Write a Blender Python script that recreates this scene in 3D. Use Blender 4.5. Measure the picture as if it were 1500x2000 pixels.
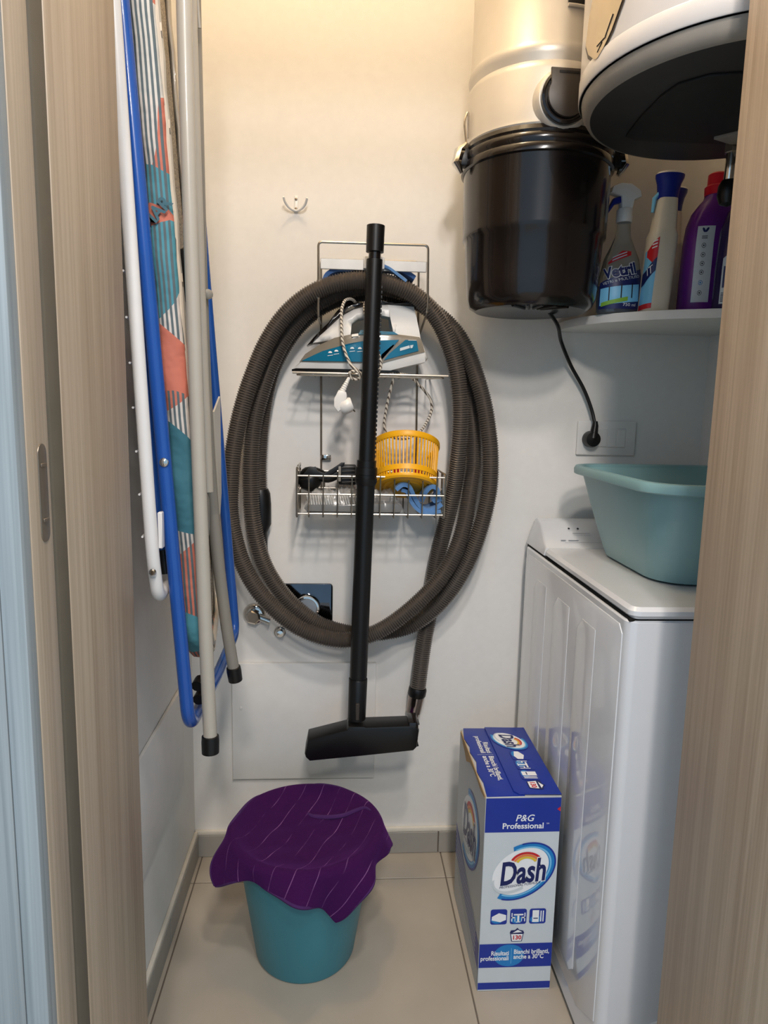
import bpy, bmesh, math, random
import numpy as np
from mathutils import Vector, Matrix

for o in list(bpy.data.objects):
    bpy.data.objects.remove(o, do_unlink=True)
SC = bpy.context.scene
COL = SC.collection

# ------------------------------------------------------------------ camera
cam_data = bpy.data.cameras.new('camera')
cam = bpy.data.objects.new('camera', cam_data)
COL.objects.link(cam)
RT = Vector((0.99787528, -0.06159131, 0.02124721))
UP = Vector((-0.01186256, 0.14890822, 0.98877987))
FW = Vector((0.06406413, 0.98693103, -0.1478612))
m = Matrix((RT, UP, -FW)).transposed().to_4x4()
m.translation = Vector((0, 0, 1.13))
cam.matrix_world = m
cam_data.sensor_fit = 'VERTICAL'
cam_data.sensor_height = 36.0
cam_data.lens = 1344.2 / 2000 * 36.0
cam_data.clip_start = 0.02
SC.camera = cam

# ------------------------------------------------------------------ light
world = bpy.data.worlds.new('world')
SC.world = world
world.use_nodes = True
bg = world.node_tree.nodes['Background']
bg.inputs[0].default_value = (0.50, 0.75, 1.0, 1)
bg.inputs[1].default_value = 0.82

def light(name, kind, loc, energy, color, size):
    d = bpy.data.lights.new(name, kind)
    d.energy = energy
    d.color = color
    d.shadow_soft_size = size
    o = bpy.data.objects.new(name, d)
    o.location = loc
    COL.objects.link(o)
    return o
LAMP = (-0.04, 1.02, 2.60)
light('ceiling_lamp_light', 'POINT', LAMP, 12.5, (1.0, 0.77, 0.49), 0.05)
light('corridor_lamp_light', 'POINT', (0.19, 0.0, 2.52), 44.0, (1.0, 0.92, 0.85), 0.07)
light('corridor_lamp_light', 'POINT', (0.22, -0.6, 2.54), 43.0, (1.0, 0.92, 0.85), 0.07)
light('corridor_lamp_light', 'POINT', (0.06, -1.25, 2.50), 88.0, (1.0, 0.92, 0.85), 0.12)
vs = SC.view_settings
vs.view_transform = 'Standard'
vs.look = 'None'
vs.gamma = 1.0
vs.exposure = 0.0
vs.use_curve_mapping = False

# ------------------------------------------------------------------ materials
def srgb(h):
    h = h.lstrip('#')
    out = []
    for i in (0, 2, 4):
        c = int(h[i:i+2], 16) / 255
        out.append(c / 12.92 if c <= 0.04045 else ((c + 0.055) / 1.055) ** 2.4)
    return (*out, 1.0)

def base_mat(name):
    mt = bpy.data.materials.new(name)
    mt.use_nodes = True
    nt = mt.node_tree
    return mt, nt, nt.nodes['Principled BSDF']

def N(nt, kind, **kw):
    n = nt.nodes.new(kind)
    for k, v in kw.items():
        setattr(n, k, v)
    return n

def plain(name, col, rough=0.5, metal=0.0, var=0.06, scale=30.0, bump=0.0, coat=0.0, spec=0.5, trans=0.0, ior=1.45, sheen=0.0):
    """one colour with a faint noise variation and optional fine relief"""
    mt, nt, p = base_mat(name)
    c = srgb(col)
    tc = N(nt, 'ShaderNodeTexCoord')
    nz = N(nt, 'ShaderNodeTexNoise')
    nz.inputs['Scale'].default_value = scale
    nz.inputs['Detail'].default_value = 4
    nt.links.new(tc.outputs['Object'], nz.inputs['Vector'])
    rp = N(nt, 'ShaderNodeValToRGB')
    rp.color_ramp.elements[0].position = 0.3
    rp.color_ramp.elements[1].position = 0.7
    rp.color_ramp.elements[0].color = tuple(max(0, x * (1 - var)) for x in c[:3]) + (1,)
    rp.color_ramp.elements[1].color = tuple(min(1, x * (1 + var)) for x in c[:3]) + (1,)
    nt.links.new(nz.outputs['Fac'], rp.inputs['Fac'])
    nt.links.new(rp.outputs['Color'], p.inputs['Base Color'])
    p.inputs['Roughness'].default_value = rough
    p.inputs['Metallic'].default_value = metal
    p.inputs['Specular IOR Level'].default_value = spec
    p.inputs['IOR'].default_value = ior
    if coat:
        p.inputs['Coat Weight'].default_value = coat
        p.inputs['Coat Roughness'].default_value = 0.04
    if trans:
        p.inputs['Transmission Weight'].default_value = trans
    if sheen:
        p.inputs['Sheen Weight'].default_value = sheen
    if bump:
        b = N(nt, 'ShaderNodeBump')
        b.inputs['Strength'].default_value = bump
        b.inputs['Distance'].default_value = 0.002
        nt.links.new(nz.outputs['Fac'], b.inputs['Height'])
        nt.links.new(b.outputs['Normal'], p.inputs['Normal'])
    return mt

def wood(name, c1, c2, rough=0.45, axis='Z'):
    mt, nt, p = base_mat(name)
    tc = N(nt, 'ShaderNodeTexCoord')
    mp = N(nt, 'ShaderNodeMapping')
    mp.inputs['Scale'].default_value = (230, 230, 3.0)
    nt.links.new(tc.outputs['Object'], mp.inputs['Vector'])
    n1 = N(nt, 'ShaderNodeTexNoise')
    n1.inputs['Scale'].default_value = 1.0
    n1.inputs['Detail'].default_value = 3
    nt.links.new(mp.outputs['Vector'], n1.inputs['Vector'])
    mp2 = N(nt, 'ShaderNodeMapping')
    mp2.inputs['Scale'].default_value = (40, 40, 1.3)
    nt.links.new(tc.outputs['Object'], mp2.inputs['Vector'])
    n2 = N(nt, 'ShaderNodeTexNoise')
    n2.inputs['Scale'].default_value = 1.0
    n2.inputs['Detail'].default_value = 4
    nt.links.new(mp2.outputs['Vector'], n2.inputs['Vector'])
    mx = N(nt, 'ShaderNodeMath', operation='ADD')
    nt.links.new(n1.outputs['Fac'], mx.inputs[0])
    nt.links.new(n2.outputs['Fac'], mx.inputs[1])
    hf = N(nt, 'ShaderNodeMath', operation='MULTIPLY')
    hf.inputs[1].default_value = 0.5
    nt.links.new(mx.outputs[0], hf.inputs[0])
    rp = N(nt, 'ShaderNodeValToRGB')
    rp.color_ramp.elements[0].position = 0.36
    rp.color_ramp.elements[1].position = 0.62
    rp.color_ramp.elements[0].color = srgb(c1)
    rp.color_ramp.elements[1].color = srgb(c2)
    nt.links.new(hf.outputs[0], rp.inputs['Fac'])
    nt.links.new(rp.outputs['Color'], p.inputs['Base Color'])
    p.inputs['Roughness'].default_value = rough
    b = N(nt, 'ShaderNodeBump')
    b.inputs['Strength'].default_value = 0.25
    b.inputs['Distance'].default_value = 0.001
    nt.links.new(n1.outputs['Fac'], b.inputs['Height'])
    nt.links.new(b.outputs['Normal'], p.inputs['Normal'])
    return mt

def board_cover_mat():
    """printed ironing-board cover: patches of coral, teal and beige, some of them striped"""
    mt, nt, p = base_mat('printed_cover_cloth')
    tc = N(nt, 'ShaderNodeTexCoord')
    mp = N(nt, 'ShaderNodeMapping')
    mp.inputs['Scale'].default_value = (4, 5, 9.0)
    nt.links.new(tc.outputs['Object'], mp.inputs['Vector'])
    vo = N(nt, 'ShaderNodeTexVoronoi')
    vo.inputs['Scale'].default_value = 1.0
    nt.links.new(mp.outputs['Vector'], vo.inputs['Vector'])
    sp = N(nt, 'ShaderNodeSeparateColor')
    nt.links.new(vo.outputs['Color'], sp.inputs['Color'])
    rp = N(nt, 'ShaderNodeValToRGB')
    rp.color_ramp.interpolation = 'CONSTANT'
    cols = ['#d9cfc4', '#c9735e', '#d3c8be', '#4f8f9c', '#cfc9bf', '#3a6f7c', '#78a5a6']
    pos = [0, .2, .38, .56, .66, .84, .93]
    rp.color_ramp.elements[0].color = srgb(cols[0])
    rp.color_ramp.elements[1].position = pos[1]
    rp.color_ramp.elements[1].color = srgb(cols[1])
    for q, c in zip(pos[2:], cols[2:]):
        e = rp.color_ramp.elements.new(q)
        e.color = srgb(c)
    nt.links.new(sp.outputs[0], rp.inputs['Fac'])
    mp2 = N(nt, 'ShaderNodeMapping')
    mp2.inputs['Rotation'].default_value = (0, 0.06, 0)
    nt.links.new(tc.outputs['Object'], mp2.inputs['Vector'])
    wv = N(nt, 'ShaderNodeTexWave', bands_direction='X')
    wv.inputs['Scale'].default_value = 48.0
    nt.links.new(mp2.outputs['Vector'], wv.inputs['Vector'])
    st = N(nt, 'ShaderNodeMath', operation='GREATER_THAN')
    st.inputs[1].default_value = 0.5
    nt.links.new(wv.outputs['Fac'], st.inputs[0])
    sel = N(nt, 'ShaderNodeMath', operation='GREATER_THAN')
    sel.inputs[1].default_value = 0.5
    nt.links.new(sp.outputs[1], sel.inputs[0])
    mul = N(nt, 'ShaderNodeMath', operation='MULTIPLY')
    nt.links.new(st.outputs[0], mul.inputs[0])
    nt.links.new(sel.outputs[0], mul.inputs[1])
    mix = N(nt, 'ShaderNodeMix', data_type='RGBA')
    nt.links.new(mul.outputs[0], mix.inputs['Factor'])
    nt.links.new(rp.outputs['Color'], mix.inputs['A'])
    mix.inputs['B'].default_value = srgb('#5b6669')
    nt.links.new(mix.outputs['Result'], p.inputs['Base Color'])
    p.inputs['Roughness'].default_value = 0.8
    nz = N(nt, 'ShaderNodeTexNoise')
    nz.inputs['Scale'].default_value = 28
    nt.links.new(tc.outputs['Object'], nz.inputs['Vector'])
    b = N(nt, 'ShaderNodeBump')
    b.inputs['Strength'].default_value = 0.6
    b.inputs['Distance'].default_value = 0.01
    nt.links.new(nz.outputs['Fac'], b.inputs['Height'])
    nt.links.new(b.outputs['Normal'], p.inputs['Normal'])
    return mt

def mesh_sheet_mat():
    mt, nt, p = base_mat('expanded_metal')
    tc = N(nt, 'ShaderNodeTexCoord')
    vo = N(nt, 'ShaderNodeTexVoronoi', feature='DISTANCE_TO_EDGE')
    vo.inputs['Scale'].default_value = 190
    nt.links.new(tc.outputs['Object'], vo.inputs['Vector'])
    rp = N(nt, 'ShaderNodeValToRGB')
    rp.color_ramp.elements[0].position = 0.12
    rp.color_ramp.elements[0].color = srgb('#a89a86')
    rp.color_ramp.elements[1].position = 0.2
    rp.color_ramp.elements[1].color = srgb('#1c1611')
    nt.links.new(vo.outputs['Distance'], rp.inputs['Fac'])
    nt.links.new(rp.outputs['Color'], p.inputs['Base Color'])
    p.inputs['Roughness'].default_value = 0.6
    return mt

def towel_mat():
    mt, nt, p = base_mat('purple_microfibre')
    uv = N(nt, 'ShaderNodeUVMap')
    sx = N(nt, 'ShaderNodeSeparateXYZ')
    nt.links.new(uv.outputs['UV'], sx.inputs[0])
    fr = N(nt, 'ShaderNodeMath', operation='MULTIPLY')
    fr.inputs[1].default_value = 8.6
    nt.links.new(sx.outputs['X'], fr.inputs[0])
    fr2 = N(nt, 'ShaderNodeMath', operation='FRACT')
    nt.links.new(fr.outputs[0], fr2.inputs[0])
    lt = N(nt, 'ShaderNodeMath', operation='LESS_THAN')
    lt.inputs[1].default_value = 0.035
    nt.links.new(fr2.outputs[0], lt.inputs[0])
    nz = N(nt, 'ShaderNodeTexNoise')
    nz.inputs['Scale'].default_value = 160
    nt.links.new(uv.outputs['UV'], nz.inputs['Vector'])
    brk = N(nt, 'ShaderNodeTexNoise')
    brk.inputs['Scale'].default_value = 6
    nt.links.new(uv.outputs['UV'], brk.inputs['Vector'])
    g = N(nt, 'ShaderNodeMath', operation='MULTIPLY')
    nt.links.new(lt.outputs[0], g.inputs[0])
    bs_ = N(nt, 'ShaderNodeMapRange')
    bs_.inputs['From Min'].default_value = 0.40
    bs_.inputs['From Max'].default_value = 0.72
    bs_.inputs['To Max'].default_value = 0.75
    nt.links.new(brk.outputs['Fac'], bs_.inputs['Value'])
    nt.links.new(bs_.outputs['Result'], g.inputs[1])
    mix = N(nt, 'ShaderNodeMix', data_type='RGBA')
    nt.links.new(g.outputs[0], mix.inputs['Factor'])
    mix.inputs['A'].default_value = srgb('#3a1046')
    mix.inputs['B'].default_value = srgb('#b07ab4')
    nt.links.new(mix.outputs['Result'], p.inputs['Base Color'])
    p.inputs['Roughness'].default_value = 0.95
    p.inputs['Specular IOR Level'].default_value = 0.15
    p.inputs['Sheen Weight'].default_value = 0.25
    p.inputs['Sheen Tint'].default_value = srgb('#8a3fae')
    b = N(nt, 'ShaderNodeBump')
    b.inputs['Strength'].default_value = 0.5
    b.inputs['Distance'].default_value = 0.002
    nt.links.new(nz.outputs['Fac'], b.inputs['Height'])
    nt.links.new(b.outputs['Normal'], p.inputs['Normal'])
    return mt

def braid_mat():
    mt, nt, p = base_mat('braided_cord')
    tc = N(nt, 'ShaderNodeTexCoord')
    wv = N(nt, 'ShaderNodeTexWave', bands_direction='DIAGONAL')
    wv.inputs['Scale'].default_value = 70
    nt.links.new(tc.outputs['Object'], wv.inputs['Vector'])
    rp = N(nt, 'ShaderNodeValToRGB')
    rp.color_ramp.elements[0].position = 0.25
    rp.color_ramp.elements[0].color = srgb('#5c5148')
    rp.color_ramp.elements[1].position = 0.45
    rp.color_ramp.elements[1].color = srgb('#e0d6c6')
    nt.links.new(wv.outputs['Fac'], rp.inputs['Fac'])
    nt.links.new(rp.outputs['Color'], p.inputs['Base Color'])
    p.inputs['Roughness'].default_value = 0.8
    return mt

def glass_mat(name, col, rough=0.05, alpha_trans=0.95):
    mt, nt, p = base_mat(name)
    p.inputs['Base Color'].default_value = srgb(col)
    p.inputs['Transmission Weight'].default_value = alpha_trans
    p.inputs['Roughness'].default_value = rough
    p.inputs['IOR'].default_value = 1.35
    return mt

M = {}
M['wall'] = plain('white_wall_paint', '#e9e5df', 0.85, var=0.015, scale=60, bump=0.04)
M['ceil'] = plain('white_ceiling_paint', '#f0ede8', 0.9, var=0.01)
M['tile'] = plain('beige_grey_floor_tile', '#b2a798', 0.42, var=0.05, scale=9, bump=0.05)
M['grout'] = plain('dark_grout', '#6f655a', 0.9)
M['skirt'] = plain('grey_skirting_tile', '#a09b93', 0.45, var=0.05, scale=14)
M['caulk'] = plain('white_caulk', '#ded6c8', 0.7)
M['wood'] = wood('taupe_wood_laminate', '#a8927a', '#c2ad95')
M['wood_daylit'] = wood('daylight_tinted_casing', '#83898a', '#a8adad')  # casing wood with the cool daylight on it painted into its colours
M['groove'] = plain('dark_rubber_seal', '#6d6353', 0.7)
M['void'] = plain('dark_slot', '#15120e', 0.9)
M['lockmetal'] = plain('champagne_lock_metal', '#8d8071', 0.35, metal=0.7)
M['screw'] = plain('bright_screw', '#e6dfd2', 0.25, metal=0.9)
M['white_gloss'] = plain('white_enamel', '#dcdde0', 0.24, var=0.01, coat=0.9)
M['white_pl'] = plain('white_plastic', '#e6e3de', 0.3, var=0.02)
M['white_matte'] = plain('white_laminate', '#e8e5e0', 0.45, var=0.02)
M['heater'] = plain('white_heater_shell', '#c9c4c0', 0.3, var=0.015)
M['heater_edge'] = plain('grey_heater_ring', '#8f887e', 0.45)
M['heater_bot'] = plain('charcoal_heater_base', '#2f2d2c', 0.55)
M['black_soft'] = plain('black_recess', '#141312', 0.6)
M['black'] = plain('black_plastic', '#0e0d0d', 0.38, var=0.1)
M['black_gloss'] = plain('black_gloss_plastic', '#17110f', 0.2, var=0.1, coat=0.3)
M['brown_blk'] = plain('dark_brown_plastic', '#3a332d', 0.4)
M['silver'] = plain('satin_silver_paint', '#cfc8bd', 0.36, metal=0.35, var=0.02)
M['hose'] = plain('grey_hose_plastic', '#6e665f', 0.30, metal=0.5, var=0.05)
M['chrome'] = plain('chrome', '#d6d2cc', 0.08, metal=1.0, var=0.02)
M['steel'] = plain('steel_wire', '#b4aca0', 0.25, metal=0.9, var=0.04)
M['grey_tube'] = plain('beige_grey_enamel', '#b3aa9c', 0.3, var=0.02, coat=0.2)
M['grey_tube2'] = plain('grey_enamel', '#8e887e', 0.35, var=0.03)
M['blue_tube'] = plain('blue_enamel', '#1d4f9e', 0.25, var=0.03, coat=0.3)
M['white_tube'] = plain('white_enamel_tube', '#e4e0dc', 0.3, var=0.02, coat=0.2)
M['cover'] = board_cover_mat()
M['cover_trim'] = plain('beige_cover_hem', '#d2c4b2', 0.85, var=0.05, bump=0.3)
M['xmetal'] = mesh_sheet_mat()
M['teal_bucket'] = plain('petrol_bucket_plastic', '#3f8897', 0.42, var=0.03, scale=8)
M['teal_basin'] = plain('sage_blue_basin_plastic', '#82a8ac', 0.35, var=0.03, scale=8)
M['towel'] = towel_mat()
M['towel_hem'] = plain('purple_hem', '#45205a', 0.95, bump=0.3)
M['yellow'] = plain('yellow_plastic', '#f0ad12', 0.4, var=0.03)
M['blue_cloth'] = plain('blue_microfibre', '#5c86b8', 0.9, var=0.15, bump=0.5, sheen=0.2)
M['blue_cloth2'] = plain('navy_blue_cloth', '#3d5f92', 0.9, var=0.15, bump=0.5, sheen=0.2)
M['teal_iron'] = plain('petrol_iron_plastic', '#0d6a8c', 0.2, var=0.04, coat=0.4)
M['smoke'] = plain('smoky_grey_plastic', '#857c6e', 0.2, coat=0.4)
M['braid'] = braid_mat()
M['film'] = plain('clear_plastic_film', '#e9e6e0', 0.12, spec=0.9)
M['film'].node_tree.nodes['Principled BSDF'].inputs['Alpha'].default_value = 0.22
M['clearpl'] = glass_mat('clear_bottle_plastic', '#dfe6e6', 0.08, 0.92)
M['card_side'] = plain('silver_grey_card', '#b9bcbe', 0.4, var=0.02)
M['raw_card'] = plain('raw_cardboard', '#b79a72', 0.9, var=0.1, bump=0.4)
M['pr_blue'] = plain('print_navy_blue', '#1d3596', 0.35, var=0.02)
M['pr_navy'] = plain('print_dark_navy', '#18235c', 0.35, var=0.02)
M['pr_mid'] = plain('print_bright_blue', '#1f7fc4', 0.35, var=0.03)
M['pr_light'] = plain('print_sky_blue', '#7cc3ea', 0.35, var=0.03)
M['pr_white'] = plain('print_white', '#f2f3f4', 0.4, var=0.01)
M['pr_silver'] = plain('print_silver', '#cfd6da', 0.35, var=0.02)
M['pr_red'] = plain('print_red', '#c8242b', 0.4)
M['pr_orange'] = plain('print_orange', '#ee8442', 0.4)
M['pr_yellow'] = plain('print_yellow', '#e8c63c', 0.4)
M['pr_grey'] = plain('print_grey', '#8d949c', 0.4)
M['pr_black'] = plain('print_black', '#1a1a20', 0.5)
M['pr_green'] = plain('print_green', '#7fae3a', 0.4)
M['cream_bottle'] = plain('cream_bottle_plastic', '#e2d8c4', 0.35, var=0.02)
M['navy_cap'] = plain('navy_cap_plastic', '#1a2a8a', 0.35)
M['purple_bottle'] = plain('purple_bottle_plastic', '#6a2a86', 0.25, var=0.18, scale=14)
M['dkpurple_bottle'] = plain('dark_violet_bottle_plastic', '#2e2450', 0.25, var=0.2, scale=14)
M['red_cap'] = plain('red_cap_plastic', '#d81f33', 0.3)
M['liquid'] = plain('deep_blue_liquid', '#123258', 0.2)
M['bulb'] = None

# ------------------------------------------------------------------ mesh helpers
class MB:
    def __init__(self):
        self.v = []
        self.f = []
    def add(self, vs, fs):
        n = len(self.v)
        self.v += [tuple(map(float, a)) for a in vs]
        self.f += [tuple(n + i for i in q) for q in fs]
        return self
    def box(self, x0, x1, y0, y1, z0, z1):
        vs = [(x, y, z) for z in (z0, z1) for y in (y0, y1) for x in (x0, x1)]
        return self.add(vs, [(0, 2, 3, 1), (4, 5, 7, 6), (0, 1, 5, 4), (2, 6, 7, 3), (0, 4, 6, 2), (1, 3, 7, 5)])
    def rbox(self, x0, x1, y0, y1, z0, z1, r=0.004, seg=2):
        bm = bmesh.new()
        bmesh.ops.create_cube(bm, size=1)
        for v in bm.verts:
            v.co = Vector(((x0 + x1) / 2 + v.co.x * (x1 - x0), (y0 + y1) / 2 + v.co.y * (y1 - y0), (z0 + z1) / 2 + v.co.z * (z1 - z0)))
        bmesh.ops.bevel(bm, geom=bm.edges[:], offset=r, segments=seg, profile=0.5, affect='EDGES')
        return self.from_bm(bm)
    def from_bm(self, bm):
        bm.verts.ensure_lookup_table()
        bm.verts.index_update()
        self.add([v.co for v in bm.verts], [[v.index for v in f.verts] for f in bm.faces])
        bm.free()
        return self
    def sweep(self, path, rad, n=12, cap=True, squash=None):
        """tube along path; rad a number or a list"""
        P = [Vector(p) for p in path]
        if not hasattr(rad, '__len__'):
            rad = [rad] * len(P)
        T = []
        for i in range(len(P)):
            a = P[max(i - 1, 0)]
            b = P[min(i + 1, len(P) - 1)]
            d = b - a
            if d.length < 1e-9:
                d = T[-1] if T else Vector((0, 0, 1))
            T.append(d.normalized())
        ref = Vector((0, 1, 0)) if abs(T[0].y) < 0.9 else Vector((1, 0, 0))
        u = (ref - T[0] * ref.dot(T[0])).normalized()
        vs = []
        for i in range(len(P)):
            if i:
                u = (u - T[i] * u.dot(T[i]))
                u.normalize()
            w = T[i].cross(u)
            for k in range(n):
                a = 2 * math.pi * k / n
                ca, sa = math.cos(a), math.sin(a)
                if squash:
                    ca *= squash
                vs.append(P[i] + (u * ca + w * sa) * rad[i])
        fs = []
        for i in range(len(P) - 1):
            for k in range(n):
                k2 = (k + 1) % n
                fs.append((i * n + k, i * n + k2, (i + 1) * n + k2, (i + 1) * n + k))
        if cap:
            fs.append(tuple(range(n))[::-1])
            fs.append(tuple((len(P) - 1) * n + k for k in range(n)))
        return self.add(vs, fs)
    def lathe(self, prof, c=(0, 0, 0), axis=(0, 0, 1), n=32, a0=0.0, a1=None, cap=False):
        """prof list of (r, h) along axis"""
        ax = Vector(axis).normalized()
        u = ax.orthogonal().normalized() if abs(ax.z) < 0.999 else Vector((1, 0, 0))
        w = ax.cross(u)
        c = Vector(c)
        full = a1 is None
        a1 = a0 + 2 * math.pi if full else a1
        cnt = n if full else n + 1
        vs = []
        for r, h in prof:
            for k in range(cnt):
                a = a0 + (a1 - a0) * k / n
                vs.append(c + ax * h + (u * math.cos(a) + w * math.sin(a)) * r)
        fs = []
        for i in range(len(prof) - 1):
            for k in range(n):
                k2 = (k + 1) % cnt
                fs.append((i * cnt + k, i * cnt + k2, (i + 1) * cnt + k2, (i + 1) * cnt + k))
        if full:
            if prof[0][0] > 1e-6 and cap:
                fs.append(tuple(range(cnt))[::-1])
            if prof[-1][0] > 1e-6 and cap:
                fs.append(tuple((len(prof) - 1) * cnt + k for k in range(cnt)))
        return self.add(vs, fs)
    def prism(self, poly, f0, f1, bevel=0.0):
        """2-D polygon; f0 and f1 map (a, b) to the two 3-D sides"""
        n = len(poly)
        bm = bmesh.new()
        A = [bm.verts.new(Vector(f0(*p))) for p in poly]
        B = [bm.verts.new(Vector(f1(*p))) for p in poly]
        bm.faces.new(A[::-1])
        bm.faces.new(B)
        for i in range(n):
            j = (i + 1) % n
            bm.faces.new((A[i], A[j], B[j], B[i]))
        bmesh.ops.recalc_face_normals(bm, faces=bm.faces[:])
        if bevel:
            es = [e for e in bm.edges if len(e.link_faces) == 2 and any(len(f.verts) == n for f in e.link_faces)]
            bmesh.ops.bevel(bm, geom=es, offset=bevel, segments=2, profile=0.5, affect='EDGES')
        bmesh.ops.triangulate(bm, faces=[f for f in bm.faces if len(f.verts) > 4])
        return self.from_bm(bm)

ROOTLOC = {}
def wloc(o):
    l = Vector((0, 0, 0))
    while o:
        l += o.location
        o = o.parent
    return l

def obj(name, mb, mat, parent=None, smooth=True, origin=None, label=None, angle=40):
    """link the collected shape (world coordinates) as ONE mesh object"""
    if parent is not None:
        base = wloc(parent)
    else:
        base = Vector(origin) if origin else Vector((0, 0, 0))
    me = bpy.data.meshes.new(name)
    me.from_pydata([tuple(Vector(v) - base) for v in mb.v], [], mb.f)
    me.update()
    bm = bmesh.new()
    bm.from_mesh(me)
    bmesh.ops.recalc_face_normals(bm, faces=bm.faces[:])
    bm.to_mesh(me)
    bm.free()
    me.materials.append(M[mat] if isinstance(mat, str) else mat)
    if smooth:
        me.polygons.foreach_set('use_smooth', [True] * len(me.polygons))
        try:
            me.set_sharp_from_angle(angle=math.radians(angle))
        except Exception:
            pass
    o = bpy.data.objects.new(name, me)
    COL.objects.link(o)
    if parent is not None:
        o.parent = parent
    else:
        o.location = base
    if label:
        o['label'] = label
    return o

def thing(name, label, cat, loc, group=None):
    o = bpy.data.objects.new(name, None)
    o.empty_display_size = 0.05
    COL.objects.link(o)
    o.location = loc
    return tag(o, label, cat, group)

def tag(o, label, cat, group=None):
    o['label'] = label
    o['category'] = cat
    if group:
        o['group'] = group
    return o

def struct(o):
    o['kind'] = 'structure'
    return o

def catmull(P, step):
    P = [np.array(p, float) for p in P]
    P = [2 * P[0] - P[1]] + P + [2 * P[-1] - P[-2]]
    out = []
    for i in range(1, len(P) - 2):
        a, b, c, d = P[i - 1], P[i], P[i + 1], P[i + 2]
        k = 24
        for t in np.linspace(0, 1, k, endpoint=False):
            out.append(0.5 * (2 * b + (c - a) * t + (2 * a - 5 * b + 4 * c - d) * t * t + (3 * b - a - 3 * c + d) * t ** 3))
    out.append(P[-2])
    out = np.array(out)
    s = np.r_[0, np.cumsum(np.linalg.norm(np.diff(out, axis=0), axis=1))]
    n = max(2, int(round(s[-1] / step)))
    q = np.linspace(0, s[-1], n + 1)
    return np.c_[[np.interp(q, s, out[:, k]) for k in range(3)]].T

def bend(pts, r=0.01, k=5):
    """polyline with its corners rounded"""
    P = [Vector(p) for p in pts]
    out = [P[0]]
    for i in range(1, len(P) - 1):
        a = P[i] + (P[i - 1] - P[i]).normalized() * min(r, (P[i - 1] - P[i]).length * .5)
        b = P[i] + (P[i + 1] - P[i]).normalized() * min(r, (P[i + 1] - P[i]).length * .5)
        for t in range(k + 1):
            t /= k
            out.append(a * (1 - t) ** 2 + P[i] * 2 * t * (1 - t) + b * t * t)
    out.append(P[-1])
    return out

class Face:
    """a flat printed surface: origin, right, up; offsets go along the normal"""
    def __init__(s, o, ex, ey):
        s.o, s.ex, s.ey = Vector(o), Vector(ex).normalized(), Vector(ey).normalized()
        s.n = s.ex.cross(s.ey)
    def p(s, a, b, h=0.0):
        return s.o + s.ex * a + s.ey * b + s.n * h

def decal(name, polys, face, mat, parent, h=0.0003):
    mb = MB()
    for pl in polys:
        mb.add([face.p(a, b, h) for a, b in pl], [tuple(range(len(pl)))])
    return obj(name, mb, mat, parent, smooth=False)

def ring2(cx, cy, a, b, rot, t0, t1, k, ia, ib, dx=0, dy=0):
    """quads between an outer and inner ellipse"""
    cr, sr = math.cos(rot), math.sin(rot)
    qs = []
    def pt(a_, b_, t, ox, oy):
        x, y = a_ * math.cos(t) + ox, b_ * math.sin(t) + oy
        return (cx + x * cr - y * sr, cy + x * sr + y * cr)
    for i in range(k):
        u, v = t0 + (t1 - t0) * i / k, t0 + (t1 - t0) * (i + 1) / k
        qs.append([pt(a, b, u, 0, 0), pt(a, b, v, 0, 0), pt(ia, ib, v, dx, dy), pt(ia, ib, u, dx, dy)])
    return qs

def ell(cx, cy, a, b, rot=0, k=32):
    cr, sr = math.cos(rot), math.sin(rot)
    return [(cx + a * math.cos(t) * cr - b * math.sin(t) * sr, cy + a * math.cos(t) * sr + b * math.sin(t) * cr) for t in [2 * math.pi * i / k for i in range(k)]]

def rrect(x0, x1, y0, y1, r, k=4):
    out = []
    for cx, cy, a in ((x1 - r, y1 - r, 0), (x0 + r, y1 - r, 90), (x0 + r, y0 + r, 180), (x1 - r, y0 + r, 270)):
        for i in range(k + 1):
            t = math.radians(a + 90 * i / k)
            out.append((cx + r * math.cos(t), cy + r * math.sin(t)))
    return out

def text(name, body, size, face, a, b, mat, parent, h=0.0006, align='CENTER', shear=0.0, bold=0.0, rot=0.0, sx=1.0, warp=None, line=1.0):
    cu = bpy.data.curves.new(name, 'FONT')
    cu.body = body
    cu.size = size
    cu.align_x = align
    cu.align_y = 'CENTER'
    cu.shear = shear
    cu.offset = bold
    cu.space_line = line
    cu.resolution_u = 3
    o = bpy.data.objects.new(name, cu)
    COL.objects.link(o)
    dg = bpy.context.evaluated_depsgraph_get()
    me = bpy.data.meshes.new_from_object(o.evaluated_get(dg))
    bpy.data.objects.remove(o, do_unlink=True)
    mb = MB()
    c, s = math.cos(rot), math.sin(rot)
    vs = []
    for v in me.vertices:
        x, y = v.co.x * sx, v.co.y
        x, y = a + x * c - y * s, b + x * s + y * c
        vs.append(warp(x, y, h) if warp else face.p(x, y, h))
    mb.add(vs, [tuple(p.vertices) for p in me.polygons])
    bpy.data.meshes.remove(me)
    return obj(name, mb, mat, parent, smooth=False)

# ================================================================== THE SETTING
XL, XR, YB, ZC = -0.355, 0.871, 1.625, 2.75
YI, YO = 0.86, 0.58            # inner and outer face of the doorway wall
JL, JR, ZD = -0.2575, 0.472, 2.06

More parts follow.
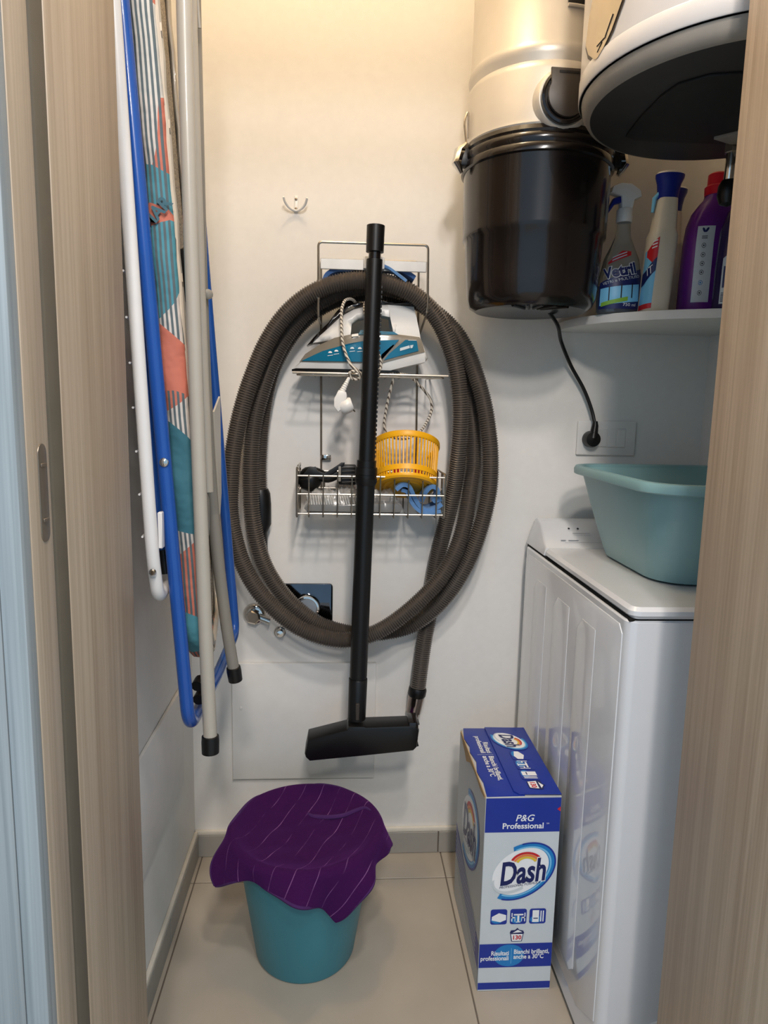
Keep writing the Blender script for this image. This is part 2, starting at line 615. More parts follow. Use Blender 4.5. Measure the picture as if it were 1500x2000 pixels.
fl = struct(obj('floor', MB().box(-1.0, 1.5, -1.3, YB, -0.06, -0.0015), 'grout', smooth=False))
xe = [-1.0, -0.337, 0.270, 0.877, 1.5]
ye = [-1.3, -0.907, -0.300, 0.307, 0.914, 1.520, YB]
tile_cache = {}
for i in range(len(xe) - 1):
    for j in range(len(ye) - 1):
        w, d = round(xe[i+1] - xe[i] - 0.003, 4), round(ye[j+1] - ye[j] - 0.003, 4)
        cx, cy = (xe[i] + xe[i+1]) / 2, (ye[j] + ye[j+1]) / 2
        if (w, d) not in tile_cache:
            o = obj('tile', MB().rbox(cx - w/2, cx + w/2, cy - d/2, cy + d/2, -0.008, 0.0, 0.0008, 1), 'tile', fl, smooth=False)
            o.data.transform(Matrix.Translation((-cx, -cy, 0)))
            tile_cache[(w, d)] = o.data
        else:
            o = bpy.data.objects.new('tile', tile_cache[(w, d)])
            COL.objects.link(o)
            o.parent = fl
        o.location = (cx, cy, 0)

struct(obj('wall_back', MB().box(XL - 0.1, XR + 0.1, YB, YB + 0.1, 0, ZC), 'wall', smooth=False))
struct(obj('wall_left', MB().box(XL - 0.1, XL, YI, YB, 0, ZC), 'wall', smooth=False))
struct(obj('wall_right', MB().box(XR, XR + 0.1, YI, YB, 0, ZC), 'wall', smooth=False))
struct(obj('ceiling', MB().box(XL - 0.1, XR + 0.1, YO, YB + 0.1, ZC, ZC + 0.1), 'ceil', smooth=False))
wf = MB()
wf.box(-1.0, JL - 0.022, YO + 0.02, YI, 0, ZC)
wf.box(JR + 0.022, 1.5, YO + 0.02, YI, 0, ZC)
wf.box(JL - 0.022, JR + 0.022, YO + 0.02, YI, ZD + 0.022, ZC)
struct(obj('wall_front', wf, 'wall', smooth=False))

# baseboards: grey tiles with a pale caulk bead on top
bb = struct(obj('baseboard_back', MB().box(XL, XR, YB - 0.006, YB, 0.0, 0.056), 'grout', smooth=False))
for x0, x1 in ((XL + 0.001, 0.2615), (0.2645, XR - 0.001)):
    obj('tile', MB().rbox(x0, x1, YB - 0.010, YB - 0.001, 0.001, 0.0585, 0.0008, 1), 'skirt', bb, smooth=False)
obj('caulk_bead', MB().rbox(XL + 0.001, XR - 0.001, YB - 0.0095, YB, 0.0585, 0.071, 0.003, 2), 'caulk', bb)
bl = struct(obj('baseboard_left', MB().box(XL, XL + 0.006, YI, YB - 0.011, 0.0, 0.056), 'grout', smooth=False))
for y0, y1 in ((YI + 0.001, 1.3285), (1.3315, YB - 0.011)):
    obj('tile', MB().rbox(XL + 0.001, XL + 0.010, y0, y1, 0.001, 0.0585, 0.0008, 1), 'skirt', bl, smooth=False)
obj('caulk_bead', MB().rbox(XL, XL + 0.0095, YI + 0.001, YB - 0.010, 0.0585, 0.071, 0.003, 2), 'caulk', bl)

# doorway: left jamb with strike plate, right jamb, head
t1 = struct(obj('trim_1', MB().rbox(JL - 0.020, JL, 0.662, YI, 0, ZD, 0.0025, 2), 'wood', smooth=True))
obj('rounded_stop', MB().rbox(JL - 0.020, JL - 0.001, 0.6335, 0.664, 0, ZD, 0.004, 3), 'groove', t1)
obj('seal_slot', MB().box(JL - 0.021, JL - 0.012, 0.626, 0.636, 0, ZD), 'void', t1, smooth=False)
obj('strike_strip', MB().rbox(JL - 0.021, JL, 0.585, 0.6285, 0, ZD, 0.002, 2), 'wood', t1)
obj('casing', MB().rbox(JL - 0.021, JL - 0.001, 0.568, 0.586, 0, ZD + 0.02, 0.002, 2), 'wood_daylit', t1)
obj('casing_board', MB().rbox(JL - 0.105, JL - 0.0225, 0.571, YO + 0.02, 0, ZD + 0.10, 0.002, 2), 'wood_daylit', t1)
FS = Face((JL, 0.6115, 1.0515), (0, -1, 0), (0, 0, 1))     # faces +x: right = -y
sp = obj('strike_plate', MB().prism(rrect(-0.0085, 0.0085, -0.043, 0.043, 0.0084, 5), lambda a, b: FS.p(-a, b, -0.001), lambda a, b: FS.p(-a, b, 0.0014), 0.0006), 'lockmetal', t1)
obj('slot', MB().prism([(-0.0038, -0.019), (0.0038, -0.019), (0.0038, 0.021), (-0.0038, 0.021)], lambda a, b: FS.p(a, b, 0.0010), lambda a, b: FS.p(a, b, 0.0017)), 'void', sp, smooth=False)
for zz in (-0.0335, 0.0345):
    obj('screw', MB().lathe([(0.0036, 0.0), (0.0034, 0.0008), (0.0, 0.0012)], FS.p(0, zz, 0.0013), FS.n, 12), 'screw', sp)
for zz in (-0.0235, 0.0245):
    obj('tab', MB().rbox(JL + 0.001, JL + 0.0022, 0.6115 - 0.0055, 0.6115 + 0.0055, 1.0515 + zz - 0.0016, 1.0515 + zz + 0.0016, 0.0004, 1), 'lockmetal', sp)
t2 = struct(obj('trim_2', MB().rbox(JR, JR + 0.020, 0.585, YI, 0, ZD, 0.0025, 2), 'wood'))
obj('casing_board', MB().rbox(JR + 0.001, JR + 0.105, 0.568, YO + 0.02, 0, ZD + 0.10, 0.002, 2), 'wood_daylit', t2)
t3 = struct(obj('trim_3', MB().rbox(JL, JR, 0.585, YI, ZD, ZD + 0.020, 0.0025, 2), 'wood'))
obj('casing_board', MB().rbox(JL - 0.021, JR, 0.568, YO + 0.02, ZD + 0.021, ZD + 0.10, 0.002, 2), 'wood_daylit', t3)

# ceiling lamp (above the frame, the warm light of the closet)
cl = thing('ceiling_lamp', 'small round white ceiling lamp above the closet', 'lamp', (LAMP[0], LAMP[1], ZC))
obj('lamp_base', MB().lathe([(0.0, 0.0), (0.07, 0.0), (0.07, -0.025), (0.03, -0.03), (0.03, -0.075), (0.0, -0.075)], (LAMP[0], LAMP[1], ZC), n=24), 'white_pl', cl)

# ================================================================== WASHING MACHINE
WX0, WX1, WY0, WY1 = 0.444, 0.844, 0.995, 1.592
wm = thing('washing_machine', 'white top loading washing machine against the right wall under the basin', 'washing machine', ((WX0 + WX1) / 2, (WY0 + WY1) / 2, 0))
F_side = lambda y, z, h=0: (WX0 - h, y, z)
cab = MB()
def loftbox(mb, x0, x1, y0, y1, z0, z1, rv, re=0.0):
    """box with big rounded vertical edges and a softened top and bottom"""
    k = 5
    lv = [(z0, re), (z0 + re, 0), (z1 - re, 0), (z1, re)] if re else [(z0, 0), (z1, 0)]
    rings = [rrect(x0 + i, x1 - i, y0 + i, y1 - i, max(rv - i, 0.001), k) for _, i in lv]
    n = len(rings[0])
    vs = [(a, b, lv[q][0]) for q in range(len(lv)) for a, b in rings[q]]
    fs = []
    for q in range(len(lv) - 1):
        for i in range(n):
            j = (i + 1) % n
            fs.append((q*n+i, q*n+j, (q+1)*n+j, (q+1)*n+i))
    fs.append(tuple(range(n))[::-1])
    fs.append(tuple((len(lv)-1)*n + i for i in range(n)))
    return mb.add(vs, fs)
loftbox(cab, WX0, WX1, WY0, WY1, 0.012, 0.8155, 0.018, 0.003)
cabo = obj('cabinet', cab, 'white_gloss', wm)
obj('seam', MB().box(WX0 + 0.004, WX1 - 0.004, WY0 + 0.004, WY1 - 0.004, 0.814, 0.8195), 'void', wm, smooth=False)
# pressed side sheet with three vertical ribs
sidep = obj('side_panel', MB().prism([(1.012, 0.10), (1.09, 0.055), (1.56, 0.055), (1.575, 0.09), (1.575, 0.79), (1.55, 0.803), (1.025, 0.803), (1.012, 0.79)],
            lambda y, z: (WX0 + 0.002, y, z), lambda y, z: (WX0 - 0.0016, y, z), 0.0014), 'white_gloss', wm)
for y0, y1, zb in ((1.405, 1.496, 0.13), (1.256, 1.352, 0.13), (1.118, 1.208, 0.085)):
    obj('rib', MB().prism([(y0, zb + .02), (y0 + .02, zb), (y1, zb), (y1, 0.735), (y1 - 0.025, 0.761), (y0, 0.761)], lambda y, z: (WX0 - 0.001, y, z), lambda y, z: (WX0 - 0.0026, y, z), 0.0013), 'white_gloss', sidep)
# lid
lid = MB()
loftbox(lid, WX0 + 0.001, WX1 - 0.001, 0.988, 1.449, 0.8195, 0.8385, 0.018, 0.006)
obj('lid', lid, 'white_gloss', wm)
# raised rear control panel
cp = MB()
cp.prism([(1.4515, 0.8195), (1.596, 0.8195), (1.598, 0.874), (1.590, 0.882), (1.545, 0.880), (1.465, 0.843), (1.4515, 0.838)],
         lambda y, z: (WX0 + 0.001 + (z - 0.8195) * 0.30, y, z), lambda y, z: (WX1 - 0.001 - (z - 0.8195) * 0.30, y, z), 0.005)
cpo = obj('control_panel', cp, 'white_gloss', wm)
FP = Face((0.47, 1.467, 0.8445), (1, 0, 0), (0, 0.906, 0.4225))
for a in (0.052, 0.073, 0.150, 0.171):
    obj('indicator', MB().lathe([(0.0024, 0.0), (0.0022, 0.0012), (0, 0.0014)], FP.p(a, 0.058, 0.0), FP.n, 12), 'pr_black', cpo)
decal('printed_lines', [[(0.055, 0.037), (0.095, 0.037), (0.095, 0.0384), (0.055, 0.0384)], [(0.056, 0.030), (0.076, 0.030), (0.076, 0.0308), (0.056, 0.0308)], [(0.079, 0.030), (0.095, 0.030), (0.095, 0.0308), (0.079, 0.0308)],
      [(0.028, 0.002), (0.24, 0.002), (0.24, 0.0028), (0.028, 0.0028)], [(0.021, 0.0085), (0.032, 0.0085), (0.032, 0.0115), (0.021, 0.0115)], [(0.038, 0.0085), (0.061, 0.0085), (0.061, 0.0115), (0.038, 0.0115)]], FP, 'pr_grey', cpo, 0.0016)
# filter hatch low on the front
FF = Face((0.0, WY0, 0.0), (1, 0, 0), (0, 0, 1))
hat = [(0.56 + 0.05 * math.cos(t), 0.075 + 0.05 * math.sin(t)) for t in [math.pi * i / 14 for i in range(15)]]
hat = [(0.515 + (a - 0.51) * 1.0, b) for a, b in hat]
obj('filter_hatch', MB().prism([(0.515, 0.03)] + [(0.515 + 0.13 * i / 14 if False else 0.555 - 0.04 * math.cos(math.pi * i / 28), 0.075 + 0.04 * math.sin(math.pi * i / 28)) for i in range(15)] + [(0.62, 0.115), (0.62, 0.03)], lambda a, b: FF.p(a, b, -0.002), lambda a, b: FF.p(a, b, 0.003), 0.001), 'white_gloss', wm)
for x in (WX0 + 0.05, WX1 - 0.05):
    for y in (WY0 + 0.05, WY1 - 0.05):
        obj('foot', MB().lathe([(0.018, 0.0), (0.02, 0.012), (0.012, 0.013)], (x, y, 0.0), n=16, cap=True), 'black', wm)

# ================================================================== BASIN
def rr_loft(mb, rings, closed_bottom=True, flip=False):
    """rings: (x0,x1,y0,y1,r,z)"""
    k = 6
    R = [[(a, b, z) for a, b in rrect(x0, x1, y0, y1, r, k)] for x0, x1, y0, y1, r, z in rings]
    n = len(R[0])
    vs = [p for q in R for p in q]
    fs = []
    for q in range(len(R) - 1):
        for i in range(n):
            j = (i + 1) % n
            fs.append((q*n+i, q*n+j, (q+1)*n+j, (q+1)*n+i))
    if closed_bottom:
        fs.append(tuple(range(n))[::-1])
    return mb.add(vs, fs), n, len(R)
bs = thing('wash_basin_tub', 'sage blue plastic basin standing on the washing machine lid', 'basin', (0.685, 1.275, 0.839))
mb = MB()
zb = 0.8395
def basin_rings(inner):
    t = 0.003 if inner else 0.0
    out = []
    for f in ([0.02, 0.1, 0.3, 0.55, 0.8, 1.0] if not inner else [1.0, 0.8, 0.5, 0.2, 0.04]):
        s = f ** 0.9
        out.append((0.549 - 0.034 * s + t, 0.821 + 0.030 * s - t, 1.117 - 0.055 * s + t, 1.410 + 0.085 * s - t, 0.065 - t, zb + t + f * 0.172 - (0 if not inner else 0.0)))
    return out
outer = [(0.557, 0.813, 1.125, 1.402, 0.06, zb)] + basin_rings(False)
inner = basin_rings(True)
_, n, L = rr_loft(mb, outer + inner, True)
mb.f.append(tuple((L - 1) * n + i for i in range(n)))
obj('tub_wall', mb, 'teal_basin', bs)
mb = MB()
x0, x1, y0, y1 = 0.515, 0.851, 1.062, 1.495
prof = [(0.0, 1.010), (0.013, 1.002), (0.0155, 1.004), (0.016, 1.014), (0.013, 1.0195), (0.004, 1.0205), (-0.003, 1.018), (-0.004, 1.011)]
rings = [(x0 - d, x1 + d, y0 - d, y1 + d, 0.065 + d, z) for d, z in prof]
rings.append(rings[0])
rr_loft(mb, rings, False)
obj('rim', mb, 'teal_basin', bs)

# ================================================================== WATER HEATER
HC, HR, HZ = (0.610, 1.115), 0.240, 1.605
wh = thing('water_heater', 'white round electric water heater hanging at the upper right', 'water heater', (HC[0], HC[1], HZ))
c3 = (HC[0], HC[1], 0)
obj('tank_shell', MB().lathe([(HR - 0.001, HZ + 0.022), (HR, HZ + 0.03), (HR, 2.30), (HR - 0.02, 2.345), (0.10, 2.37), (0, 2.37)], c3, n=96), 'heater', wh)
obj('base_ring', MB().lathe([(HR - 0.004, HZ + 0.021), (HR - 0.006, HZ + 0.010), (HR - 0.013, HZ - 0.001), (HR - 0.019, HZ - 0.003), (HR - 0.02, HZ + 0.02)], c3, n=96), 'heater_edge', wh)
obj('lower_band', MB().lathe([(HR, HZ + 0.0222), (HR + 0.0012, HZ + 0.024), (HR + 0.0012, HZ + 0.050), (HR, HZ + 0.052)], c3, n=96), 'heater', wh)
bc = obj('base_cover', MB().lathe([(HR - 0.018, HZ - 0.0025), (HR - 0.022, HZ - 0.004), (0.0, HZ - 0.006)], c3, n=64), 'heater_bot', wh)
ins = [(0.478, 1.225), (0.500, 1.238), (0.60, 1.238), (0.70, 1.235), (0.76, 1.20), (0.78, 1.12), (0.74, 1.03), (0.66, 0.985), (0.56, 0.990), (0.505, 1.005), (0.475, 1.035), (0.468, 1.075), (0.470, 1.15)]
obj('connection_hatch', MB().prism(ins, lambda a, b: (a, b, HZ - 0.005), lambda a, b: (a, b, HZ - 0.009), 0.001), 'black_soft', bc)
obj('inspection_plate', MB().prism([(0.622, 1.205), (0.690, 1.130), (0.72, 1.15), (0.73, 1.215), (0.66, 1.222)], lambda a, b: (a, b, HZ - 0.008), lambda a, b: (a, b, HZ - 0.014), 0.001), 'heater_edge', bc)
def on_tank(deg, z, h=0.0):
    a = math.radians(deg)
    return (HC[0] + (HR + h) * math.cos(a), HC[1] + (HR + h) * math.sin(a), z)
def tank_patch(name, left, right, mat, parent, h):
    """patch on the shell between two polylines (deg, z), same number of rows"""
    mb = MB()
    k = 8
    for (a0, z0), (a1, z1) in zip(left, right):
        for i in range(k + 1):
            mb.v.append(on_tank(a0 + (a1 - a0) * i / k, z0 + (z1 - z0) * i / k, h))
    for r in range(len(left) - 1):
        for i in range(k):
            mb.f.append((r*(k+1)+i, r*(k+1)+i+1, (r+1)*(k+1)+i+1, (r+1)*(k+1)+i))
    # rim back to the shell
    return obj(name, mb, mat, parent)
M['panel_gloss'] = plain('glossy_champagne_panel', '#c3ab86', 0.10, var=0.03, coat=0.6)
dl = [(186, 1.650), (180, 1.668), (176, 1.69), (178, 1.72), (184, 1.77), (188, 1.86), (190, 1.95)]
dr = [(188, 1.648), (192, 1.655), (196, 1.67), (200.5, 1.70), (206, 1.77), (208, 1.86), (209, 1.95)]
tank_patch('panel_frame', [(a - 1.2, z - 0.003) for a, z in dl], [(a + 1.0, z - 0.003) for a, z in dr], 'brown_blk', wh, 0.0008)
dp = tank_patch('display_panel', dl, dr, 'panel_gloss', wh, 0.0020)
for (a0, z0), (a1, z1), w in (((192.5, 1.666), (196.5, 1.690), 0.0020), ((187.5, 1.665), (192.5, 1.667), 0.0016), ((188.0, 1.656), (191.0, 1.664), 0.0016)):
    mbk = MB()
    mbk.sweep([on_tank(a0 + (a1 - a0) * i / 5, z0 + (z1 - z0) * i / 5, 0.0022) for i in range(6)], w * 0.6, 6)
    obj('segment_mark', mbk, 'black_gloss', dp)
obj('wall_bracket', MB().box(HC[0] + HR - 0.03, XR - 0.0005, HC[1] - 0.12, HC[1] + 0.12, 2.0, 2.05), 'grey_tube2', wh, smooth=False)
# pipe, valve and gland under the heater
obj('chrome_pipe', MB().sweep([(0.672, 1.235, HZ - 0.004), (0.673, 1.236, 1.57), (0.674, 1.240, 1.535)], 0.0095, 16), 'chrome', wh)
obj('pipe_nut', MB().lathe([(0.0, 0.0), (0.013, 0.0), (0.013, -0.016), (0.0095, -0.017)], (0.672, 1.235, HZ - 0.006), n=6), 'steel', wh, smooth=False)
obj('valve_knob', MB().lathe([(0.0, 0.0), (0.012, -0.001), (0.017, -0.010), (0.018, -0.026), (0.013, -0.040), (0.0, -0.045)], (0.674, 1.240, 1.54), n=20), 'black', wh)

# ================================================================== CENTRAL VACUUM CANISTER
VC = (0.388, 1.455)
v3 = (VC[0], VC[1], 0)
vt = thing('vacuum_canister', 'silver and black central vacuum canister on the wall beside the heater', 'vacuum', (VC[0], VC[1], 1.318))
obj('dirt_bucket', MB().lathe([(0.0, 1.341), (0.095, 1.338), (0.112, 1.335), (0.124, 1.342), (0.130, 1.357), (0.1335, 1.388), (0.138, 1.468), (0.143, 1.474), (0.1435, 1.482), (0.1455, 1.60), (0.147, 1.607)], v3, n=80), 'black_gloss', vt)
for k in range(5):
    a = -math.pi / 2 + (k - 2) * 0.30
    obj('base_rib', MB().sweep([(VC[0] + 0.03 * math.cos(a), VC[1] + 0.03 * math.sin(a), 1.339), (VC[0] + 0.098 * math.cos(a), VC[1] + 0.098 * math.sin(a), 1.3365)], 0.003, 6), 'black', vt)
obj('bucket_rim', MB().lathe([(0.146, 1.600), (0.151, 1.602), (0.1515, 1.612), (0.149, 1.616), (0.151, 1.620), (0.1515, 1.628), (0.148, 1.634), (0.150, 1.638), (0.1475, 1.646), (0.140, 1.648)], v3, n=80), 'black_gloss', vt)
obj('motor_body', MB().lathe([(0.143, 1.645), (0.146, 1.650), (0.1445, 1.658), (0.1445, 1.742), (0.1425, 1.750), (0.138, 1.756), (0.1405, 1.768), (0.1425, 1.776), (0.1405, 1.784), (0.138, 1.79), (0.1365, 1.90), (0.1365, 2.05), (0.13, 2.08), (0.06, 2.10), (0, 2.10)], v3, n=80), 'silver', vt)
def on_can(deg, z, h=0.0, r=0.138):
    a = math.radians(deg)
    return (VC[0] + (r + h) * math.cos(a), VC[1] + (r + h) * math.sin(a), z)
# exhaust grille near the top right of the body
mb = MB()
for zz in range(7):
    for q in range(13):
        mb.v.append(on_can(-88 + q * 6, 1.845 + zz * 0.02, 0.0012))
for zz in range(6):
    for q in range(12):
        mb.f.append((zz*13+q, zz*13+q+1, (zz+1)*13+q+1, (zz+1)*13+q))
gr = obj('exhaust_grille', mb, 'black_soft', vt)
obj('grille_frame', MB().sweep([on_can(-88 + q * 6, 1.845, 0.002) for q in range(13)], 0.003, 8), 'silver', gr)
# utility inlet with flap
ia = math.radians(-88)
idir = Vector((math.cos(ia), math.sin(ia), 0))
ic = Vector((VC[0], VC[1], 1.686)) + idir * 0.140
inl = obj('inlet_boss', MB().lathe([(0.056, -0.012), (0.053, 0.006), (0.048, 0.011), (0.030, 0.012), (0.0, 0.012)], ic, idir, n=40), 'silver', vt)
ir = Vector((-idir.y, idir.x, 0))
FI = Face(ic + idir * 0.0125, ir, (0, 0, 1))
obj('inlet_ring', MB().lathe([(0.046, 0.0), (0.046, 0.010), (0.042, 0.012), (0.040, 0.008), (0.0, 0.008)], ic + idir * 0.011, idir, n=40), 'black_gloss', inl)
flap = [(0.036 * math.cos(t), 0.036 * math.sin(t)) for t in [math.radians(150 + 240 * i / 20) for i in range(21)]] + [(0.032, 0.044), (-0.032, 0.044)]
obj('inlet_flap', MB().prism(flap, lambda a, b: FI.p(a, b, 0.007), lambda a, b: FI.p(a, b, 0.014), 0.0015), 'brown_blk', inl)
obj('hinge_slot', MB().prism([(-0.018, 0.035), (0.018, 0.035), (0.018, 0.039), (-0.018, 0.039)], lambda a, b: FI.p(a, b, 0.0135), lambda a, b: FI.p(a, b, 0.0148)), 'black', inl, smooth=False)
# toggle latches left and right
for deg in (188, -18):
    a = math.radians(deg)
    d = Vector((math.cos(a), math.sin(a), 0))
    c = Vector((VC[0], VC[1], 0))
    la = obj('latch', MB().sweep([c + d * 0.149 + Vector((0, 0, 1.648)), c + d * 0.162 + Vector((0, 0, 1.634)), c + d * 0.168 + Vector((0, 0, 1.612)), c + d * 0.158 + Vector((0, 0, 1.594))], [0.006, 0.011, 0.010, 0.004], 8, squash=1.5), 'chrome', vt)
    obj('latch_bail', MB().sweep(bend([c + d * 0.150 + Vector((0, 0, 1.650)), c + d * 0.156 + Vector((0, 0, 1.69)), c + d * 0.148 + Vector((0, 0, 1.712)), c + d * 0.147 + Vector((0, 0, 1.66))], 0.01), 0.0022, 6), 'steel', la)
    obj('latch_body', MB().rbox((c + d * 0.152).x - 0.010, (c + d * 0.152).x + 0.010, (c + d * 0.152).y - 0.012, (c + d * 0.152).y + 0.012, 1.606, 1.640, 0.003), 'black', la)
obj('wall_mount', MB().box(VC[0] - 0.06, VC[0] + 0.06, VC[1] + 0.130, YB - 0.0005, 1.72, 1.86), 'grey_tube2', vt, smooth=False)
cabl = catmull([(0.440, 1.49, 1.342), (0.470, 1.52, 1.318), (0.496, 1.57, 1.288), (0.531, 1.60, 1.239), (0.567, 1.607, 1.187), (0.589, 1.607, 1.140), (0.598, 1.602, 1.105)], 0.006)
obj('power_cable', MB().sweep(cabl, 0.0042, 8), 'black', vt)
pl = obj('plug', MB().sweep([(0.598, 1.601, 1.112), (0.598, 1.600, 1.102), (0.596, 1.599, 1.087), (0.594, 1.598, 1.072)], [0.0055, 0.0075, 0.009, 0.012], 12), 'black', vt)
obj('plug_head', MB().lathe([(0.0, 0.026), (0.017, 0.024), (0.0195, 0.015), (0.0195, 0.0)], (0.593, 1.6145, 1.070), (0, -1, 0), n=28), 'black', pl)

# wall socket
so = thing('wall_socket', 'white four module wall socket plate beside the basin', 'socket', (0.6345, 1.62, 1.0725))
obj('cover_plate', MB().rbox(0.5625, 0.7065, 1.6165, YB - 0.0002, 1.031, 1.114, 0.004, 3), 'white_pl', so)
obj('inner_frame', MB().rbox(0.589, 0.6805, 1.6150, 1.618, 1.050, 1.096, 0.0012, 1), 'white_matte', so)
obj('socket_module', MB().rbox(0.591, 0.635, 1.6138, 1.617, 1.052, 1.094, 0.001, 1), 'white_pl', so)
for x in (0.636, 0.658):
    obj('blank_module', MB().rbox(x, x + 0.021, 1.6138, 1.617, 1.052, 1.094, 0.001, 1), 'white_pl', so)

# ================================================================== CORNER SHELF AND BOTTLES
edge = [(0.500, YB - 0.0005), (0.499, 1.560), (0.512, 1.500), (0.540, 1.443), (0.592, 1.393), (0.655, 1.352), (0.725, 1.321), (0.800, 1.296), (XR - 0.0005, 1.279), (XR - 0.0005, YB - 0.0005)]
sh = obj('corner_shelf', MB().prism(edge, lambda a, b: (a, b, 1.317), lambda a, b: (a, b, 1.335), 0.0012), 'white_matte', origin=(0.69, 1.5, 1.317))
tag(sh, 'white curved corner shelf below the water heater', 'shelf')
SZ = 1.3355

def eloft(mb, c, rings, n=36, power=2.0, cap=True, tilt=(0, 0)):
    """elliptical or squarish sections: rings (z, a, b); power > 2 is boxier"""
    vs = []
    for z, a, b in rings:
        for k in range(n):
            t = 2 * math.pi * k / n
            ct, st = math.cos(t), math.sin(t)
            x = a * math.copysign(abs(ct) ** (2 / power), ct)
            y = b * math.copysign(abs(st) ** (2 / power), st)
            vs.append((c[0] + x + tilt[0] * z, c[1] + y + tilt[1] * z, c[2] + z))
    fs = []
    for i in range(len(rings) - 1):
        for k in range(n):
            k2 = (k + 1) % n
            fs.append((i*n+k, i*n+k2, (i+1)*n+k2, (i+1)*n+k))
    if cap:
        fs.append(tuple(range(n))[::-1])
        fs.append(tuple((len(rings)-1)*n + k for k in range(n)))
    return mb.add(vs, fs)

def interp_ring(rings, z):
    zs = [r[0] for r in rings]
    return float(np.interp(z, zs, [r[1] for r in rings])), float(np.interp(z, zs, [r[2] for r in rings]))

def wrap(c, rings, yaw, power=2.0, tilt=(0, 0)):
    """returns warp(x, z, h): sheet coordinates onto the bottle side that faces yaw (deg, -90 = camera)"""
    ya = math.radians(yaw)
    def w(x, z, h):
        a, b = interp_ring(rings, z)
        t = ya + x / max((a + b) / 2, 0.001)
        ct, st = math.cos(t), math.sin(t)
        px = (a + h) * math.copysign(abs(ct) ** (2 / power), ct)
        py = (b + h) * math.copysign(abs(st) ** (2 / power), st)
        return (c[0] + px + tilt[0] * z, c[1] + py + tilt[1] * z, c[2] + z)
    return w

def wrapped(name, x0, x1, z0, z1, w, mat, parent, h, kx=10, kz=8, shape=None):
    mb = MB()
    for j in range(kz + 1):
        for i in range(kx + 1):
            u, v = i / kx, j / kz
            x, z = x0 + (x1 - x0) * u, z0 + (z1 - z0) * v
            if shape:
                x, z = shape(u, v)
            mb.v.append(w(x, z, h))
    for j in range(kz):
        for i in range(kx):
            mb.f.append((j*(kx+1)+i, j*(kx+1)+i+1, (j+1)*(kx+1)+i+1, (j+1)*(kx+1)+i))
    return obj(name, mb, mat, parent)

# --- clear glass-cleaner spray bottle
c = (0.574, 1.450, SZ)
gb = thing('spray_bottle', 'clear glass cleaner spray bottle with printed front label beside the canister', 'bottle', c, 'cleaning bottles on the corner shelf')
gr_ = [(0, 0.043, 0.026), (0.004, 0.046, 0.028), (0.03, 0.047, 0.029), (0.07, 0.045, 0.028), (0.11, 0.036, 0.025), (0.135, 0.024, 0.020), (0.155, 0.0155, 0.0145), (0.175, 0.0135, 0.0135), (0.186, 0.0135, 0.0135)]
obj('bottle_body', eloft(MB(), c, gr_), 'clearpl', gb)
obj('liquid', eloft(MB(), c, [(0.003, 0.041, 0.024), (0.03, 0.044, 0.026), (0.055, 0.043, 0.026)]), 'liquid', gb)
obj('collar', MB().lathe([(0.0155, 0.182), (0.0165, 0.186), (0.0165, 0.206), (0.014, 0.209)], c, n=28, cap=True), 'white_pl', gb)
hd = [(-0.030, 0.250), (-0.034, 0.238), (-0.012, 0.232), (-0.010, 0.207), (0.012, 0.207), (0.016, 0.226), (0.030, 0.232), (0.027, 0.244), (0.008, 0.256), (-0.014, 0.257)]
head = obj('spray_head', MB().prism(hd, lambda a, b: (c[0] + a, c[1] - 0.011, c[2] + b), lambda a, b: (c[0] + a, c[1] + 0.011, c[2] + b), 0.003), 'white_pl', gb)
obj('trigger', MB().prism([(-0.012, 0.232), (-0.026, 0.228), (-0.040, 0.200), (-0.036, 0.198), (-0.024, 0.216), (-0.010, 0.220)], lambda a, b: (c[0] + a, c[1] - 0.007, c[2] + b), lambda a, b: (c[0] + a, c[1] + 0.007, c[2] + b), 0.002), 'navy_cap', head)
w = wrap(c, gr_, -100)
wrapped('label_base', -0.040, 0.040, 0.010, 0.088, w, 'pr_navy', gb, 0.0006, shape=lambda u, v: (-0.042 + 0.084 * u, 0.008 + (0.052 + 0.030 * u) * v))
wrapped('label_photo', -0.036, 0.036, 0.012, 0.066, w, 'pr_light', gb, 0.0011, shape=lambda u, v: (-0.038 + 0.072 * u, 0.014 + 0.010 * u + 0.034 * v))
for q in (-0.020, 0.000, 0.018):
    wrapped('window_line', q, q + 0.002, 0.02, 0.06, w, 'pr_black', gb, 0.0015, 1, 4, shape=lambda u, v, q=q: (q + 0.002 * u, 0.020 + 0.2 * (q + 0.03) + 0.030 * v))
wrapped('label_leaf', -0.03, 0.01, 0.012, 0.02, w, 'pr_green', gb, 0.0017, shape=lambda u, v: (-0.034 + 0.046 * u, 0.012 + 0.012 * u + 0.008 * v))
wrapped('label_ribbon', -0.02, 0.02, 0.11, 0.124, w, 'pr_red', gb, 0.0008, shape=lambda u, v: (-0.026 + 0.040 * u, 0.096 + 0.018 * u + (0.006 + 0.010 * (1 - abs(2 * u - 1.2))) * v))
text('lettering', 'Vetril', 0.0300, None, -0.004, 0.082, 'pr_white', gb, 0.0018, bold=0.0024, rot=0.24, sx=0.84, warp=w)
text('lettering', 'Vetril', 0.0300, None, -0.004, 0.082, 'pr_navy', gb, 0.0024, bold=0.0012, rot=0.24, sx=0.84, warp=w)
text('lettering', 'VETRI e MULTIUSO', 0.0080, None, 0.000, 0.0655, 'pr_silver', gb, 0.0018, rot=0.26, warp=w)
for k in range(2):
    wrapped('print_line', 0, 0, 0, 0, w, 'pr_silver', gb, 0.0016, 6, 1, shape=lambda u, v, k=k: (-0.018 + 0.024 * u, 0.1025 + 0.0055 * k + 0.011 * u + 0.0022 * v))
text('lettering', '750 ml', 0.0085, None, 0.016, 0.016, 'pr_white', gb, 0.0018, warp=w)

